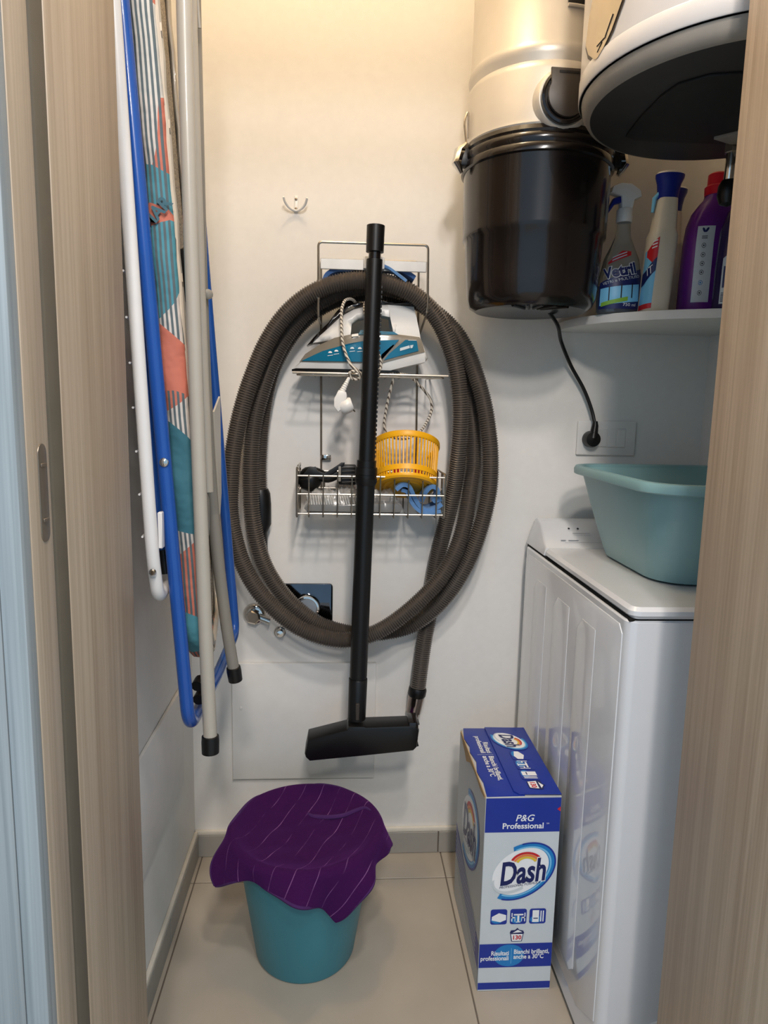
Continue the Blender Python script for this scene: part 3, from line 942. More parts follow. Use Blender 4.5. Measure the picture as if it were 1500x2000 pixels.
# --- two cream spray bottles with navy heads
def cream_bottle(c, label, labelled, tilt=(0.06, 0.0)):
    t = thing('spray_bottle', label, 'bottle', c, 'cleaning bottles on the corner shelf')
    rg = [(0, 0.025, 0.024), (0.004, 0.0275, 0.027), (0.03, 0.028, 0.028), (0.150, 0.0275, 0.027), (0.158, 0.025, 0.024), (0.163, 0.0235, 0.022), (0.195, 0.0215, 0.019), (0.222, 0.0190, 0.0175)]
    obj('bottle_body', eloft(MB(), c, rg, power=3.2, tilt=tilt), 'cream_bottle', t)
    hdr = [(0.221, 0.0205, 0.0175), (0.235, 0.021, 0.018), (0.250, 0.0235, 0.0185), (0.262, 0.0285, 0.020), (0.268, 0.029, 0.020)]
    h = obj('spray_head', eloft(MB(), c, hdr, tilt=tilt), 'navy_cap', t)
    obj('head_cap', eloft(MB(), c, [(0.268, 0.028, 0.019), (0.272, 0.0255, 0.017), (0.2745, 0.016, 0.011)], tilt=tilt), 'white_pl', h)
    obj('trigger', MB().sweep([(c[0] - 0.012 + 0.24 * tilt[0], c[1], c[2] + 0.240), (c[0] - 0.026 + 0.22 * tilt[0], c[1], c[2] + 0.222), (c[0] - 0.027 + 0.2 * tilt[0], c[1], c[2] + 0.196)], [0.004, 0.0045, 0.003], 8), 'pr_light', h)
    if labelled:
        ww = wrap(c, rg, -140, 3.2, tilt)
        wrapped('label_base', -0.02, 0.013, 0.012, 0.12, ww, 'pr_light', t, 0.0006)
        wrapped('label_flash', -0.02, 0.013, 0.11, 0.15, ww, 'pr_red', t, 0.0010, shape=lambda u, v: (-0.017 + 0.030 * u, 0.108 - 0.02 * u + (0.012 + 0.045 * u) * v))
        wrapped('label_band', -0.02, 0.013, 0.05, 0.08, ww, 'pr_navy', t, 0.0012, shape=lambda u, v: (-0.02 + 0.033 * u, 0.050 + 0.030 * u + 0.026 * v))
        wrapped('label_foot', -0.02, 0.013, 0.006, 0.02, ww, 'pr_red', t, 0.0012, shape=lambda u, v: (-0.02 + 0.033 * u, 0.004 + 0.003 * u + 0.010 * v))
        text('lettering', 'IT', 0.022, None, -0.003, 0.079, 'pr_white', t, 0.0018, shear=0.2, rot=0.45, warp=ww)
        for k in range(3):
            wrapped('print_line', 0, 0, 0, 0, ww, 'pr_white', t, 0.0016, 4, 1, shape=lambda u, v, k=k: (-0.003 + 0.013 * u, 0.122 + 0.006 * k + 0.003 * u + 0.0024 * v))
    return t
cream_bottle((0.634, 1.420, SZ), 'cream spray bottle with flared navy head and red label, in front of its twin', True)
cream_bottle((0.690, 1.508, SZ), 'cream bottle with navy head standing behind, between the labelled spray and the purple bottle', False, (0.04, 0.0))

# --- purple detergent bottle, red cap
c = (0.756, 1.432, SZ)
pb = thing('detergent_bottle', 'purple detergent bottle with red cap and a white strip label', 'bottle', c, 'cleaning bottles on the corner shelf')
pr_ = [(0, 0.059, 0.034), (0.005, 0.063, 0.037), (0.06, 0.062, 0.038), (0.14, 0.060, 0.037), (0.175, 0.056, 0.035), (0.200, 0.047, 0.031), (0.218, 0.034, 0.026), (0.228, 0.025, 0.022), (0.240, 0.021, 0.021)]
obj('bottle_body', eloft(MB(), c, pr_, power=2.4), 'purple_bottle', pb)
obj('cap', MB().lathe([(0.024, 0.236), (0.0245, 0.252), (0.020, 0.256), (0.0195, 0.276), (0.016, 0.279), (0, 0.279)], c, n=28, cap=True), 'red_cap', pb)
w = wrap(c, pr_, -128, 2.4)
st = wrapped('strip_label', -0.010, 0.016, 0.03, 0.18, w, 'pr_silver', pb, 0.0008, 6, 14, shape=lambda u, v: (-0.010 + 0.031 * u, 0.022 + 0.148 * v))
for k, zz in enumerate((0.040, 0.060, 0.080, 0.097, 0.114, 0.132)):
    mt_ = 'pr_mid' if k == 1 else 'pr_black'
    mbk = MB()
    for r0, r1 in ((0.0048, 0.0038),):
        for q in ring2(0.0055, zz, r0 * .8, r0, 0, 0, 2 * math.pi, 16, r1 * .8, r1):
            mbk.add([w(a, b, 0.0014) for a, b in q], [(0, 1, 2, 3)])
    mbk.add([w(a, b, 0.0014) for a, b in ell(0.0055, zz, 0.0013, 0.0018, 0, 10)], [tuple(range(10))])
    obj('pictogram', mbk, mt_, st)
mbk = MB()
for sgn in (-1, 1):
    mbk.add([w(a, b, 0.0014) for a, b in ell(0.0055 + sgn * 0.0028, 0.162, 0.0022, 0.0052, -sgn * 0.45, 12)], [tuple(range(12))])
obj('leaf_mark', mbk, 'pr_navy', st)
for zz in (0.149, 0.1455):
    wrapped('print_line', 0.0, 0.01, zz, zz + 0.0014, w, 'pr_black', st, 0.0014, 3, 1, shape=lambda u, v, zz=zz: (0.0005 + 0.010 * u, zz + 0.0014 * v))

# --- dark violet bottle at the edge of the doorway
c = (0.782, 1.352, SZ)
vb = thing('detergent_bottle', 'dark violet detergent bottle half hidden by the right door jamb', 'bottle', c, 'cleaning bottles on the corner shelf')
vr = [(0, 0.054, 0.025), (0.004, 0.057, 0.028), (0.08, 0.056, 0.029), (0.15, 0.052, 0.028), (0.185, 0.040, 0.024), (0.200, 0.022, 0.019), (0.215, 0.018, 0.018)]
obj('bottle_body', eloft(MB(), c, vr, power=2.4), 'dkpurple_bottle', vb)
obj('cap', MB().lathe([(0.021, 0.212), (0.0215, 0.240), (0.018, 0.243), (0, 0.243)], c, n=24, cap=True), 'navy_cap', vb)
w = wrap(c, vr, -140, 2.4)
lb = wrapped('label_base', -0.01, 0.03, 0.01, 0.12, w, 'pr_silver', vb, 0.0008, shape=lambda u, v: (-0.012 + 0.032 * u, 0.010 + 0.085 * v + 0.02 * u * v))
wrapped('label_block', 0, 0, 0, 0, w, 'pr_navy', lb, 0.0012, shape=lambda u, v: (-0.008 + 0.020 * u, 0.040 + 0.040 * v))
for k in range(7):
    wrapped('barcode_bar', 0, 0, 0, 0, w, 'pr_black', lb, 0.0013, 1, 2, shape=lambda u, v, k=k: (-0.009 + 0.020 * v, 0.014 + 0.0026 * k + 0.0013 * u))
wrapped('print_line', 0, 0, 0, 0, w, 'pr_white', lb, 0.0018, 3, 3, shape=lambda u, v: (0.000 + 0.007 * u, 0.046 + 0.028 * v))

# ================================================================== WALL HOOK
hk = thing('wall_hook', 'small white double wall hook screwed to the back wall', 'hook', (-0.106, YB, 1.572))
hc = Vector((-0.105, 0, 1.575))
obj('back_plate', MB().rbox(hc.x - 0.0045, hc.x + 0.0045, YB - 0.0035, YB, 1.560, 1.594, 0.0015), 'white_pl', hk)
arc = [(hc.x + 0.0255 * math.sin(t), YB - 0.006 - 0.026 * (abs(t) / 1.45) ** 1.3, 1.585 - 0.024 * math.cos(t)) for t in [(-1.45 + 2.9 * i / 24) for i in range(25)]]
obj('double_arm', MB().sweep(arc, [0.0028 if i not in (0, 24) else 0.0022 for i in range(25)], 10), 'white_pl', hk)
for zz in (1.566, 1.586):
    obj('screw', MB().lathe([(0.0032, 0.0), (0.003, 0.0012), (0, 0.002)], (hc.x, YB - 0.0034, zz), (0, -1, 0), n=12), 'lockmetal', hk)

# ================================================================== ACCESS PANELS
ap = thing('access_panel', 'square white access panel low on the back wall behind the nozzle', 'panel', (-0.082, YB, 0.21))
obj('panel_plate', MB().rbox(-0.258, 0.094, YB - 0.011, YB - 0.0003, 0.210, 0.5125, 0.0025, 2), 'white_matte', ap)
obj('panel_knob', MB().lathe([(0.004, 0), (0.0035, 0.002), (0, 0.0028)], (-0.236, YB - 0.011, 0.398), (0, -1, 0), n=12), 'white_pl', ap)
lp = obj('access_panel', MB().rbox(XL + 0.0003, XL + 0.008, 1.02, 1.485, 0.279, 0.506, 0.0025, 2), 'white_matte', origin=(XL, 1.25, 0.279))
tag(lp, 'low white access panel on the left wall under the ironing board', 'panel')

# ================================================================== CONCEALED TAP FITTINGS
tp = thing('washer_tap', 'chrome wall plate with round tap seen through the hose loops', 'tap', (-0.075, YB, 0.655))
M['dark_chrome'] = plain('dark_mirror_chrome', '#5b5f66', 0.06, metal=1.0, var=0.05)
obj('wall_plate', MB().prism(rrect(-0.135, -0.0145, 0.606, 0.711, 0.008, 4), lambda a, b: (a, YB - 0.0003, b), lambda a, b: (a, YB - 0.010, b), 0.002), 'dark_chrome', tp)
kn = obj('tap_body', MB().lathe([(0.033, 0.0), (0.033, 0.016), (0.030, 0.021), (0.026, 0.022), (0.024, 0.019), (0.0, 0.019)], (-0.077, YB - 0.0095, 0.655), (0.0, -1, 0), n=36), 'chrome', tp)
obj('tap_label', MB().lathe([(0.0235, 0.0), (0.0, 0.0006)], (-0.077, YB - 0.0285, 0.655), (0, -1, 0), n=30), 'pr_grey', kn)
v1 = thing('pipe_valve', 'round chrome shut-off valve at the left of the hose loops', 'valve', (-0.205, YB, 0.632))
obj('rosette', MB().lathe([(0.027, 0.0), (0.027, 0.004), (0.022, 0.010), (0.018, 0.011)], (-0.203, YB - 0.0003, 0.634), (0, -1, 0), n=32, cap=True), 'chrome', v1)
obj('valve_nut', MB().lathe([(0.018, 0.0), (0.018, 0.014), (0.014, 0.017), (0, 0.017)], (-0.203, YB - 0.010, 0.632), (0, -1, 0), n=6), 'chrome', v1, smooth=False)
obj('outlet', MB().sweep([(-0.190, YB - 0.016, 0.630), (-0.165, YB - 0.016, 0.620)], 0.008, 12), 'chrome', v1)
v2 = thing('pipe_valve', 'tiny chrome pipe end under the square tap plate', 'valve', (-0.142, YB, 0.589))
obj('pipe_stub', MB().lathe([(0.011, 0.0), (0.011, 0.012), (0.008, 0.018), (0.0, 0.019)], (-0.142, YB - 0.0003, 0.589), (0.1, -1, 0), n=20, cap=True), 'chrome', v2)
obj('rosette', MB().lathe([(0.014, 0.0), (0.014, 0.003), (0.010, 0.005)], (-0.142, YB - 0.0003, 0.589), (0, -1, 0), n=20, cap=True), 'chrome', v2)

# ================================================================== WIRE WALL RACK
YF = 1.500
WR = 0.0026
rk = thing('wire_wall_rack', 'chrome wire wall rack with iron shelf and lower basket', 'rack', (0.065, YB, 0.893))
ybk = YB - WR - 0.001
obj('back_frame', MB().sweep(bend([(-0.044, ybk, 0.90), (-0.049, ybk, 1.460), (0.172, ybk, 1.462), (0.180, ybk, 0.90)], 0.010), WR, 8), 'steel', rk)
obj('hanger_frame', MB().sweep(bend([(-0.049, ybk, 1.318), (-0.050, YF, 1.318), (-0.051, YF, 1.470), (0.178, YF, 1.471), (0.181, YF, 1.338), (0.178, ybk, 1.300)], 0.009), WR, 8), 'steel', rk)
M['bar'] = plain('grey_white_steel', '#b5b2ad', 0.35, metal=0.3)
br = obj('cross_bar', MB().rbox(-0.0465, 0.1755, YF - 0.002, YF + 0.002, 1.416, 1.438, 0.001, 1), 'bar', rk)
obj('wand_clip', MB().rbox(0.043, 0.087, YF - 0.012, YF - 0.001, 1.418, 1.443, 0.002, 2), 'white_pl', br)
sz = 1.203
obj('shelf_front_wire', MB().sweep([(-0.104, YF, sz), (0.230, YF, sz)], WR, 8), 'steel', rk)
obj('shelf_loop', MB().sweep(bend([(-0.075, ybk, sz), (-0.095, YF + 0.003, sz - 0.004), (0.221, YF + 0.003, sz - 0.004), (0.205, ybk, sz)], 0.008), WR * 0.9, 8), 'steel', rk)
wire_me = None
for k in range(9):
    x = -0.06 + k * 0.032
    o = obj('wire', MB().sweep([(x, YF, sz - 0.003), (x, ybk, sz - 0.003)], 0.0014, 6), 'steel', rk) if k == 0 else None
    if k == 0:
        wire_me, wire_x = o.data, x
    else:
        o = bpy.data.objects.new('wire', wire_me)
        COL.objects.link(o)
        o.parent = rk
        o.location = (x - wire_x, 0, 0)
bx0, bx1, bz0, bz1 = -0.094, 0.231, 0.896, 0.983
for zz, yy in ((bz1, YF), (0.943, YF), (bz0 + 0.003, YF + 0.004), (bz1, ybk), (0.943, ybk)):
    obj('rail', MB().sweep([(bx0, yy, zz), (bx1, yy, zz)], WR * 0.8, 8), 'steel', rk)
for x in (bx0, bx1):
    obj('side_wire', MB().sweep(bend([(x, ybk, 1.000 if x < 0 else 0.99), (x, YF, 1.000 if x < 0 else 0.99), (x, YF, bz0 - 0.004), (x, ybk, bz0 - 0.004), (x, ybk, 0.99)], 0.006), WR * 0.9, 8), 'steel', rk)
    obj('side_wire', MB().sweep([(x, YF, 0.943), (x, ybk, 0.943)], WR * 0.7, 8), 'steel', rk)
    obj('side_plate', MB().rbox(x - 0.0015, x + 0.0015, YF + 0.03, YF + 0.055, bz0, 1.004 if x < 0 else 0.99, 0.001, 1), 'steel', rk)
o0 = None
for k in range(10):
    x = -0.068 + k * 0.0312
    if k == 0:
        o0 = obj('wire', MB().sweep(bend([(x, YF - 0.002, bz1 + 0.002), (x, YF - 0.002, bz0 - 0.004), (x, ybk, bz0 - 0.004), (x, ybk, bz1)], 0.006), 0.0017, 6), 'steel', rk)
        x0_ = x
    else:
        o = bpy.data.objects.new('wire', o0.data)
        COL.objects.link(o)
        o.parent = rk
        o.location = (x - x0_, 0, 0)
cl_ = obj('wall_clip', MB().rbox(-0.046, -0.022, YB - 0.012, YB - 0.0003, 1.009, 1.022, 0.003, 2), 'chrome', rk)
obj('clip_screw', MB().lathe([(0.005, 0), (0.004, 0.003), (0, 0.0035)], (-0.028, YB - 0.012, 1.0155), (0, -1, 0), n=12), 'lockmetal', cl_)

# ================================================================== STEAM IRON
IY = 1.553
SI = 0.000252
ir_ = thing('steam_iron', 'white and petrol blue steam iron lying on the wire shelf', 'iron', (0.04, IY, 1.207))
def IX(a): return -0.109 + (a - 30) * SI
def IZ(b): return 1.2085 + (690 - b) * SI
def half(a, b):
    t = max(0.0, (a - 30) / 1170)
    w_ = 0.052 * min(1.0, 0.10 + (t * 1.9) ** 0.75)
    if t > 0.75:
        w_ *= 1 - 0.25 * (t - 0.75) / 0.25
    f = 1.0 if b > 420 else max(0.40, 0.40 + 0.60 * (b - 150) / 270)
    return w_ * f
def iron_part(name, poly, mat, parent=None, grow=0.0, sub=1, side=0, bev=True):
    bm = bmesh.new()
    vs = [bm.verts.new((a, 0, b)) for a, b in poly]
    bm.faces.new(vs)
    bmesh.ops.triangulate(bm, faces=bm.faces[:])
    for _ in range(2):
        bmesh.ops.subdivide_edges(bm, edges=[e for e in bm.edges if e.calc_length() > 60], cuts=1, use_grid_fill=True)
        bmesh.ops.triangulate(bm, faces=bm.faces[:])
    bm.verts.ensure_lookup_table()
    bm.verts.index_update()
    V = [(v.co.x, v.co.z) for v in bm.verts]
    Fc = [[v.index for v in f.verts] for f in bm.faces]
    bd = [(e.verts[0].index, e.verts[1].index) for e in bm.edges if e.is_boundary]
    bset = {i for e in bd for i in e}
    bm.free()
    n = len(V)
    def pt(i, s):
        a, b = V[i]
        h = half(a, b) + grow
        if bev and i in bset:
            h = max(h - 0.006, h * 0.7)
        return (IX(a), IY + s * h, IZ(b))
    mb = MB()
    mb.add([pt(i, -1) for i in range(n)] + [pt(i, 1) for i in range(n)], Fc + [tuple(n + i for i in f[::-1]) for f in Fc] + [(i, j, n + j, n + i) for i, j in bd])
    return obj(name, mb, mat, parent or ir_, angle=60)
iron_part('soleplate', [(30, 690), (32, 676), (70, 668), (940, 676), (960, 690)], 'black', bev=False, grow=0.001)
iron_part('body', [(40, 668), (110, 612), (170, 555), (260, 485), (360, 430), (470, 395), (600, 385), (780, 380), (930, 352), (1130, 378), (1160, 450), (1205, 560), (1185, 592), (1000, 640), (860, 680), (60, 680)], 'white_pl')
iron_part('handle', [(200, 455), (330, 340), (450, 225), (560, 160), (680, 126), (850, 110), (1078, 118), (1100, 200), (1135, 385), (900, 372), (935, 340), (946, 300), (925, 250), (880, 222), (800, 208), (700, 215), (600, 240), (545, 285), (523, 335), (535, 395), (400, 425)], 'white_pl')
iron_part('grip', [(690, 95), (800, 84), (1068, 88), (1076, 124), (850, 114), (700, 126)], 'black', grow=0.001)
nose = iron_part('water_tank_lid', [(160, 478), (220, 408), (280, 345), (350, 275), (425, 200), (430, 165), (480, 135), (500, 103), (570, 100), (700, 108), (690, 128), (560, 162), (450, 228), (330, 342), (215, 452)], 'black_gloss', grow=0.0005)
iron_part('spray_cap', [(430, 210), (440, 175), (560, 122), (575, 150), (470, 200)], 'smoke', nose, grow=0.003)
sm = iron_part('side_frame', [(100, 614), (150, 548), (260, 478), (400, 414), (520, 388), (640, 378), (930, 372), (1122, 388), (1140, 412), (1172, 512), (1100, 532), (840, 606), (800, 618)], 'smoke', grow=0.0016, bev=False)
iron_part('teal_panel', [(118, 606), (300, 524), (520, 462), (640, 440), (945, 420), (860, 490), (800, 545), (780, 612)], 'teal_iron', sm, grow=0.0034, bev=False)
iron_part('teal_panel', [(1000, 418), (1098, 418), (1116, 505), (820, 592), (860, 540)], 'teal_iron', sm, grow=0.0034, bev=False)
iron_part('teal_top', [(600, 385), (620, 345), (900, 352), (940, 375)], 'teal_iron', sm, grow=0.003, bev=False)
iron_part('white_switch', [(545, 405), (545, 385), (600, 375), (602, 398)], 'white_pl', sm, grow=0.004, bev=False)
for a, b in ((365, 540), (417, 528), (550, 505), (615, 505)):
    iron_part('steam_mark', [(a + 17 * math.cos(t), b + 15 * math.sin(t)) for t in [math.pi + math.pi * i / 8 for i in range(9)]], 'pr_white', sm, grow=0.0042, bev=False)
    iron_part('steam_mark', [(a - 22, b + 21), (a + 24, b + 15), (a + 24, b + 19), (a - 22, b + 25)], 'pr_white', sm, grow=0.0042, bev=False)
for p4 in ([(955, 488), (1035, 462), (1040, 484), (955, 512)], [(1042, 462), (1070, 456), (1062, 482), (1046, 486)], [(1025, 418), (1095, 416), (1095, 420), (1025, 422)]):
    iron_part('badge', p4, 'pr_silver', sm, grow=0.0044, bev=False)
def ip(a, b, y): return (IX(a), y, IZ(b))
cord = catmull([ip(585, 118, 1.548), ip(560, 92, 1.530), ip(520, 92, 1.512), ip(480, 120, 1.500), ip(458, 200, 1.493), ip(460, 330, 1.490), ip(468, 450, 1.488), ip(500, 560, 1.486), ip(548, 650, 1.484), ip(600, 690, 1.486), ip(620, 745, 1.493), ip(560, 755, 1.496), ip(530, 710, 1.487), ip(575, 690, 1.484), ip(660, 715, 1.492), ip(760, 700, 1.492), ip(795, 640, 1.491), ip(770, 540, 1.490), ip(700, 420, 1.490), ip(660, 250, 1.492), ip(650, 130, 1.505), ip(690, 92, 1.525)], 0.004)
obj('cord', MB().sweep(cord, 0.0032, 8), 'braid', ir_)
cord2 = catmull([ip(880, 690, 1.505), ip(960, 700, 1.515), ip(1050, 710, 1.53), ip(1120, 760, 1.545), ip(1200, 830, 1.56), ip(1265, 910, 1.57), ip(1280, 1000, 1.575), ip(1245, 1100, 1.575), ip(1180, 1190, 1.57), ip(1050, 1260, 1.565), ip(900, 1240, 1.56), ip(850, 1150, 1.555), ip(862, 1000, 1.545), ip(885, 860, 1.530), ip(905, 740, 1.510), ip(880, 690, 1.507)], 0.004)
obj('cord', MB().sweep(cord2, 0.0032, 8), 'braid', ir_)
pg = obj('plug', MB().prism([(402, 925), (440, 850), (505, 868), (512, 900), (488, 985), (440, 1035), (402, 990)], lambda a, b: ip(a, b, 1.476), lambda a, b: ip(a, b, 1.500), 0.002), 'white_pl', ir_)
obj('plug_head', MB().sweep([ip(455, 1000, 1.488), ip(478, 992, 1.488), ip(520, 975, 1.488), ip(545, 966, 1.488), ip(556, 962, 1.488)], [0.012, 0.0165, 0.0165, 0.0150, 0.0135], 20), 'white_pl', pg)
path = [ip(528, 745, 1.488), ip(470, 862, 1.488)]
rr = []
pp = []
for i in range(15):
    t = i / 14
    pp.append(Vector(path[0]).lerp(Vector(path[1]), t))
    rr.append((0.0036 + 0.0042 * t) * (1.0 if i % 2 else 0.8))
obj('strain_relief', MB().sweep(pp, rr, 10), 'white_pl', pg)
for dy in (-0.005, 0.005):
    obj('pin', MB().sweep([ip(548, 995, 1.488 + dy), ip(580, 1030, 1.488 + dy)], 0.0016, 8), 'chrome', pg)

# ================================================================== THINGS IN THE WIRE BASKET
# yellow colander, leaning back so that its base shows
CT = math.radians(27)
cax = Vector((0.03, math.sin(CT), math.cos(CT))).normalized()
cc = Vector((0.147, 1.540, 0.955))
ye_ = thing('colander', 'yellow plastic colander with open slats in the wire basket', 'colander', cc)
obj('top_rim', MB().lathe([(0.0735, 0.093), (0.0765, 0.094), (0.0785, 0.098), (0.0785, 0.106), (0.0755, 0.1085), (0.073, 0.106), (0.0725, 0.096)], cc, cax, n=48), 'yellow', ye_)
obj('lower_ring', MB().lathe([(0.0700, 0.018), (0.0715, 0.018), (0.0720, 0.030), (0.0700, 0.030)], cc, cax, n=48), 'yellow', ye_)
obj('base', MB().lathe([(0.067, 0.010), (0.0705, 0.010), (0.0705, 0.004), (0.067, 0.0), (0.058, 0.0), (0.056, 0.003), (0.052, 0.003), (0.050, 0.0), (0.044, 0.0), (0.042, 0.003), (0.038, 0.003), (0.036, 0.0), (0.0, 0.0)], cc, cax, n=48), 'yellow', ye_)
u_ = cax.orthogonal().normalized()
w_ = cax.cross(u_)
NS = 56
for k in range(NS):
    a = 2 * math.pi * k / NS
    d = u_ * math.cos(a) + w_ * math.sin(a)
    if k == 0:
        sl0 = obj('slat', MB().sweep([cc + d * 0.0685 + cax * 0.008, cc + d * 0.0705 + cax * 0.05, cc + d * 0.0745 + cax * 0.098], 0.0019, 5), 'yellow', ye_)
    else:
        o = bpy.data.objects.new('slat', sl0.data)
        COL.objects.link(o)
        o.parent = ye_
        o.rotation_mode = 'QUATERNION'
        from mathutils import Quaternion
        o.rotation_quaternion = Quaternion(cax, a)
obj('clothes_pegs', MB().rbox(0.165, 0.185, 1.545, 1.555, 0.965, 1.0, 0.002).rbox(0.12, 0.135, 1.55, 1.56, 0.965, 1.0, 0.002), 'red_cap', ye_)

# black vacuum brush
bk = thing('brush_attachment', 'black vacuum brush attachment lying at the left of the wire basket', 'brush', (-0.02, 1.55, 0.955))
obj('neck', MB().sweep(catmull([(-0.086, 1.565, 0.968), (-0.075, 1.555, 0.985), (-0.055, 1.55, 0.985), (-0.03, 1.55, 0.975), (-0.005, 1.55, 0.985)], 0.006), 0.0125, 14), 'black', bk)
obj('strap', MB().prism([(-0.088, 0.975), (-0.070, 0.998), (-0.055, 1.000), (-0.050, 0.990), (-0.035, 0.986), (-0.015, 0.998), (0.002, 1.010), (0.010, 1.010), (0.008, 1.003), (-0.010, 0.990), (-0.035, 0.972), (-0.060, 0.972)], lambda a, b: (a, 1.535, b), lambda a, b: (a, 1.542, b), 0.001), 'black', bk)
hd_ = obj('brush_head', MB().rbox(-0.004, 0.036, 1.535, 1.575, 0.960, 1.004, 0.004), 'black', bk)
obj('grey_band', MB().rbox(-0.0045, 0.0015, 1.533, 1.577, 0.968, 1.002, 0.001), 'grey_tube2', hd_)
for k in range(5):
    obj('ridge', MB().sweep([(0.004 + 0.0, 1.5342, 0.966 + k * 0.008), (0.034, 1.5342, 0.968 + k * 0.008)], 0.0016, 6), 'black', hd_)
obj('cup', MB().lathe([(0.010, 0.0), (0.024, 0.012), (0.028, 0.03), (0.026, 0.034), (0.0, 0.034)], (-0.062, 1.552, 0.944), (-0.25, 0, 1), n=24, cap=True), 'black', bk)

# scrubbing brush in film
sb = thing('scrubbing_brush', 'black scrubbing brush with white bristles wrapped in clear film', 'brush', (0.02, 1.545, 0.900))
obj('brush_back', MB().prism([(-0.080, 0.908), (-0.072, 0.899), (0.135, 0.899), (0.142, 0.912), (0.128, 0.921), (-0.070, 0.917)], lambda a, b: (a, 1.520, b), lambda a, b: (a, 1.575, b), 0.004), 'black_gloss', sb)
random.seed(4)
mb = MB()
for i in range(26):
    for j in range(4):
        x, y = -0.068 + i * 0.0056, 1.524 + j * 0.014
        mb.sweep([(x, y, 0.916), (x - 0.005 + random.uniform(-.002, .002), y + random.uniform(-.002, .002), 0.939)], [0.0019, 0.0011], 5)
bz = obj('bristles', mb, 'white_pl', sb)
bz['kind'] = 'stuff'
mb = MB()
nx, ny = 44, 16
for i in range(nx + 1):
    for j in range(ny + 1):
        x, y = -0.084 + 0.228 * i / nx, 1.512 + 0.075 * j / ny
        ed = min(1, min(i, nx - i) / 6, min(j, ny - j) / 3)
        z = 0.903 + 0.040 * ed ** 0.6 + 0.010 * ed * math.sin(i * 0.9 + 1.7 * math.sin(j * 0.8)) * math.cos(j * 0.7 + i * 0.23) + 0.006 * ed * random.uniform(-1, 1)
        if 0.0 < x < 0.06:
            z += 0.004 * ed
        mb.v.append((x, y, z))
for i in range(nx):
    for j in range(ny):
        q = i * (ny + 1) + j
        mb.f.append((q, q + 1, q + ny + 2, q + ny + 1))
obj('clear_wrapper', mb, 'film', sb, angle=25)

def ribbon(name, pts, y0, y1, th, mat, parent, seed=0, amp=0.004):
    """folded cloth: a thick strip following pts in the x-z plane, between y0 and y1, gently rippled"""
    P = catmull([(a, 0, b) for a, b in pts], 0.004)
    n = len(P)
    rnd = random.Random(seed)
    ph = [rnd.uniform(0, 6) for _ in range(4)]
    mb = MB()
    K = 9
    T = np.gradient(P, axis=0)
    T /= np.linalg.norm(T, axis=1)[:, None]
    for s in (-1, 1):
        for i in range(n):
            nx_, nz_ = -T[i][2], T[i][0]
            for j in range(K + 1):
                y = y0 + (y1 - y0) * j / K
                d = amp * math.sin(i * 0.25 + j * 0.9 + ph[0]) * math.sin(j * 0.6 + ph[1])
                yy = y + 0.006 * math.sin(i * 0.16 + ph[2])
                mb.v.append((P[i][0] + nx_ * (s * th + d), yy, P[i][2] + nz_ * (s * th + d)))
    m_ = K + 1
    off = n * m_
    for i in range(n - 1):
        for j in range(K):
            a, b, c_, d_ = i*m_+j, i*m_+j+1, (i+1)*m_+j+1, (i+1)*m_+j
            mb.f += [(a, b, c_, d_), (off+a, off+d_, off+c_, off+b)]
        for j in (0, K):
            mb.f.append((i*m_+j, (i+1)*m_+j, off+(i+1)*m_+j, off+i*m_+j))
    for i in (0, n - 1):
        for j in range(K):
            mb.f.append((i*m_+j, i*m_+j+1, off+i*m_+j+1, off+i*m_+j))
    return obj(name, mb, mat, parent, angle=60)
bc_ = thing('cleaning_cloth', 'folded light blue cloth at the right end of the wire basket', 'cloth', (0.185, 1.53, 0.90))
ribbon('outer_fold', [(0.122, 0.956), (0.136, 0.967), (0.152, 0.962), (0.164, 0.936), (0.178, 0.918), (0.196, 0.910), (0.214, 0.916), (0.226, 0.924)], 1.505, 1.565, 0.0045, 'blue_cloth', bc_, 1, 0.002)
ribbon('middle_fold', [(0.136, 0.953), (0.150, 0.948), (0.160, 0.926), (0.176, 0.908), (0.196, 0.9025), (0.224, 0.908)], 1.507, 1.565, 0.0040, 'blue_cloth', bc_, 2, 0.001)
ribbon('top_loop', [(0.182, 0.926), (0.190, 0.948), (0.202, 0.961), (0.214, 0.958), (0.217, 0.944), (0.208, 0.930), (0.226, 0.934)], 1.512, 1.56, 0.0045, 'blue_cloth', bc_, 3, 0.002)

tc_ = thing('cleaning_cloth', 'blue cloth tucked between the hose top and the rack cross bar', 'cloth', (0.06, 1.54, 1.41))
ribbon('left_fold', [(-0.036, 1.386), (-0.030, 1.404), (-0.012, 1.418), (0.014, 1.424), (0.050, 1.430)], 1.508, 1.575, 0.0045, 'blue_cloth2', tc_, 5, 0.004)
ribbon('right_fold', [(0.050, 1.431), (0.090, 1.429), (0.118, 1.424), (0.138, 1.412), (0.152, 1.404)], 1.508, 1.575, 0.0045, 'blue_cloth2', tc_, 6, 0.004)
ribbon('front_flap', [(0.074, 1.428), (0.100, 1.420), (0.122, 1.406), (0.134, 1.397)], 1.496, 1.520, 0.0025, 'blue_cloth', tc_, 7, 0.002)

